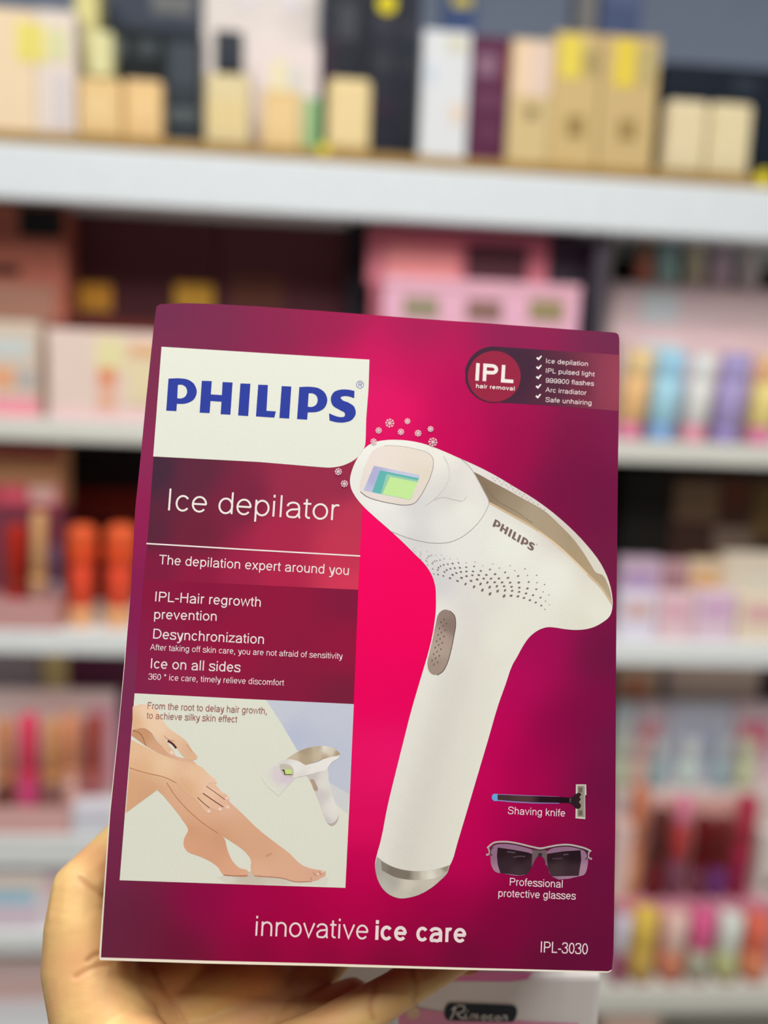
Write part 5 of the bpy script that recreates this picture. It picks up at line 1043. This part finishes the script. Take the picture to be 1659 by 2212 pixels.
# ------------------------------------------------------------------ pink packets on the counter ledge below the hand
YP = 0.394
pA = W(1110, 2165, YP)
zP = W(1110, 2420, YP).z
led = thing('counter_ledge', 'white ledge in front of the shelves carrying pink packets', 'counter', (pA.x, YP + 0.06, zP - 0.02))
link('ledge_top', boxes([(-0.16, W(1285, 2165, YP).x - pA.x, -0.07, 0.09, 0, 0.02)], 0.003), led, WHITE)
for sx in (-0.14, W(1285, 2165, YP).x - pA.x - 0.015):
    link('ledge_leg', boxes([(sx - 0.012, sx + 0.012, -0.05, 0.11, -(zP - 0.02), 0)], 0.002), led, WHITE)
def packet(x0, x1, y0, Y, col, label, bands):
    a, b, t = W(x0, y0 + 40, Y), W(x1, y0 + 40, Y), W((x0 + x1) / 2, y0, Y)
    w, h = b.x - a.x, t.z - zP
    e = thing('packet', label, 'packet', ((a.x + b.x) / 2, Y, zP), 'pink packets on the ledge')
    link('pouch', boxes([(-w / 2, w / 2, 0.0, 0.03, 0, h)], 0.004, 3), e, mat(col, 0.58, 0.3))
    return e, w, h
pk1, pw, ph = packet(880, 1300, 2106, YP, (232, 226, 224), 'white and pink packet with black label reading Rimocon below the carton', ())
def on_pack(name, pts, col, off, label=None, Y=YP):
    """flat print on the packet front, given by its outline as seen"""
    bm = bmesh.new(); P = [W(x, y, Y) for x, y in pts]
    vs = [bm.verts.new((p.x - pk1.location.x, -0.0 + off, p.z - zP)) for p in P]
    bm.faces.new(vs); bmesh.ops.triangulate(bm, faces=bm.faces)
    o = link(name, bm_mesh(bm), pk1, mat(col, 0.75, 0.4))
    if label: o['label'] = label
    return o
F0 = -0.0003
on_pack('pink_band', [(900, 2116), (1100, 2120), (1140, 2114), (1150, 2100), (900, 2096)], (234, 130, 184), F0, 'pink band')
on_pack('pink_field', [(860, 2190), (900, 2176), (960, 2186), (1000, 2196), (1110, 2204), (1250, 2210), (1250, 2330), (860, 2330)], (226, 150, 180), F0, 'pink field')
on_pack('black_label', smooth([(972, 2165, 1), (1106, 2170, 1), (1114, 2174), (1112, 2200), (1106, 2206, 1), (970, 2203, 1), (963, 2199), (965, 2170)], 3), (44, 48, 56), F0 - 0.0003, 'black label with silver script')
SCR = zoom(840, 2090, 3.318)
class Flat:
    pass
def script_strokes():
    bm = bmesh.new()
    def st(pts, w, closed=False):
        P = [np.array(p, float) for p in (smooth(SCR(pts), 5, closed))]
        N = len(P); prev = None
        L, R = [], []
        for i in range(N):
            a = P[min(i + 1, N - 1)] - P[max(i - 1, 0)]; a /= np.linalg.norm(a) + 1e-9
            m = np.array([-a[1], a[0]]) * w / 2
            L.append(P[i] + m); R.append(P[i] - m)
        V = []
        for q in L + R:
            p = W(q[0], q[1], YP); V.append(bm.verts.new((p.x - pk1.location.x, F0 - 0.0005, p.z - zP)))
        for i in range(N - 1): bm.faces.new((V[i], V[i + 1], V[N + i + 1], V[N + i]))
    st([(440, 366), (462, 320), (480, 275), (488, 266)], 3.0)                       # R
    st([(450, 300), (470, 276), (510, 264), (540, 274), (536, 300), (500, 318), (478, 318)], 2.7)
    st([(485, 318), (505, 345), (528, 358), (548, 350)], 3.0)
    st([(552, 322), (545, 345), (552, 358), (566, 352)], 2.7)                       # i
    st([(556, 300), (566, 304)], 2.7)
    st([(580, 362), (590, 330), (586, 326)], 2.7); st([(586, 345), (604, 328), (612, 336), (606, 362)], 2.7); st([(608, 345), (626, 330), (634, 338), (628, 358), (642, 358)], 2.7)   # m
    st([(684, 335), (668, 342), (664, 358), (678, 366), (694, 356), (694, 340), (684, 335)], 2.7)  # o
    st([(742, 342), (728, 336), (714, 348), (718, 364), (734, 366), (746, 360)], 2.7)              # c
    st([(782, 340), (766, 346), (762, 362), (776, 370), (792, 360), (792, 346), (782, 340)], 2.7)  # o
    st([(806, 372), (816, 340), (812, 336)], 2.7); st([(812, 356), (832, 336), (842, 344), (836, 366), (850, 364)], 2.7)  # n
    return bm
link('label_script', bm_mesh(script_strokes()), pk1, mat((236, 232, 226), 0.75, 0.35))['label'] = 'silver script'
on_pack('printed_motif', smooth([(878, 2188), (884, 2176), (900, 2172), (906, 2182), (902, 2196), (888, 2200)], 3), (214, 184, 156), F0 - 0.0003, 'small beige floral motif')
pk2, _w2, _h2 = packet(540, 870, 2060, YP + 0.06, (228, 226, 218), 'white packet with faint peach print seen through gaps of the fingers', ())
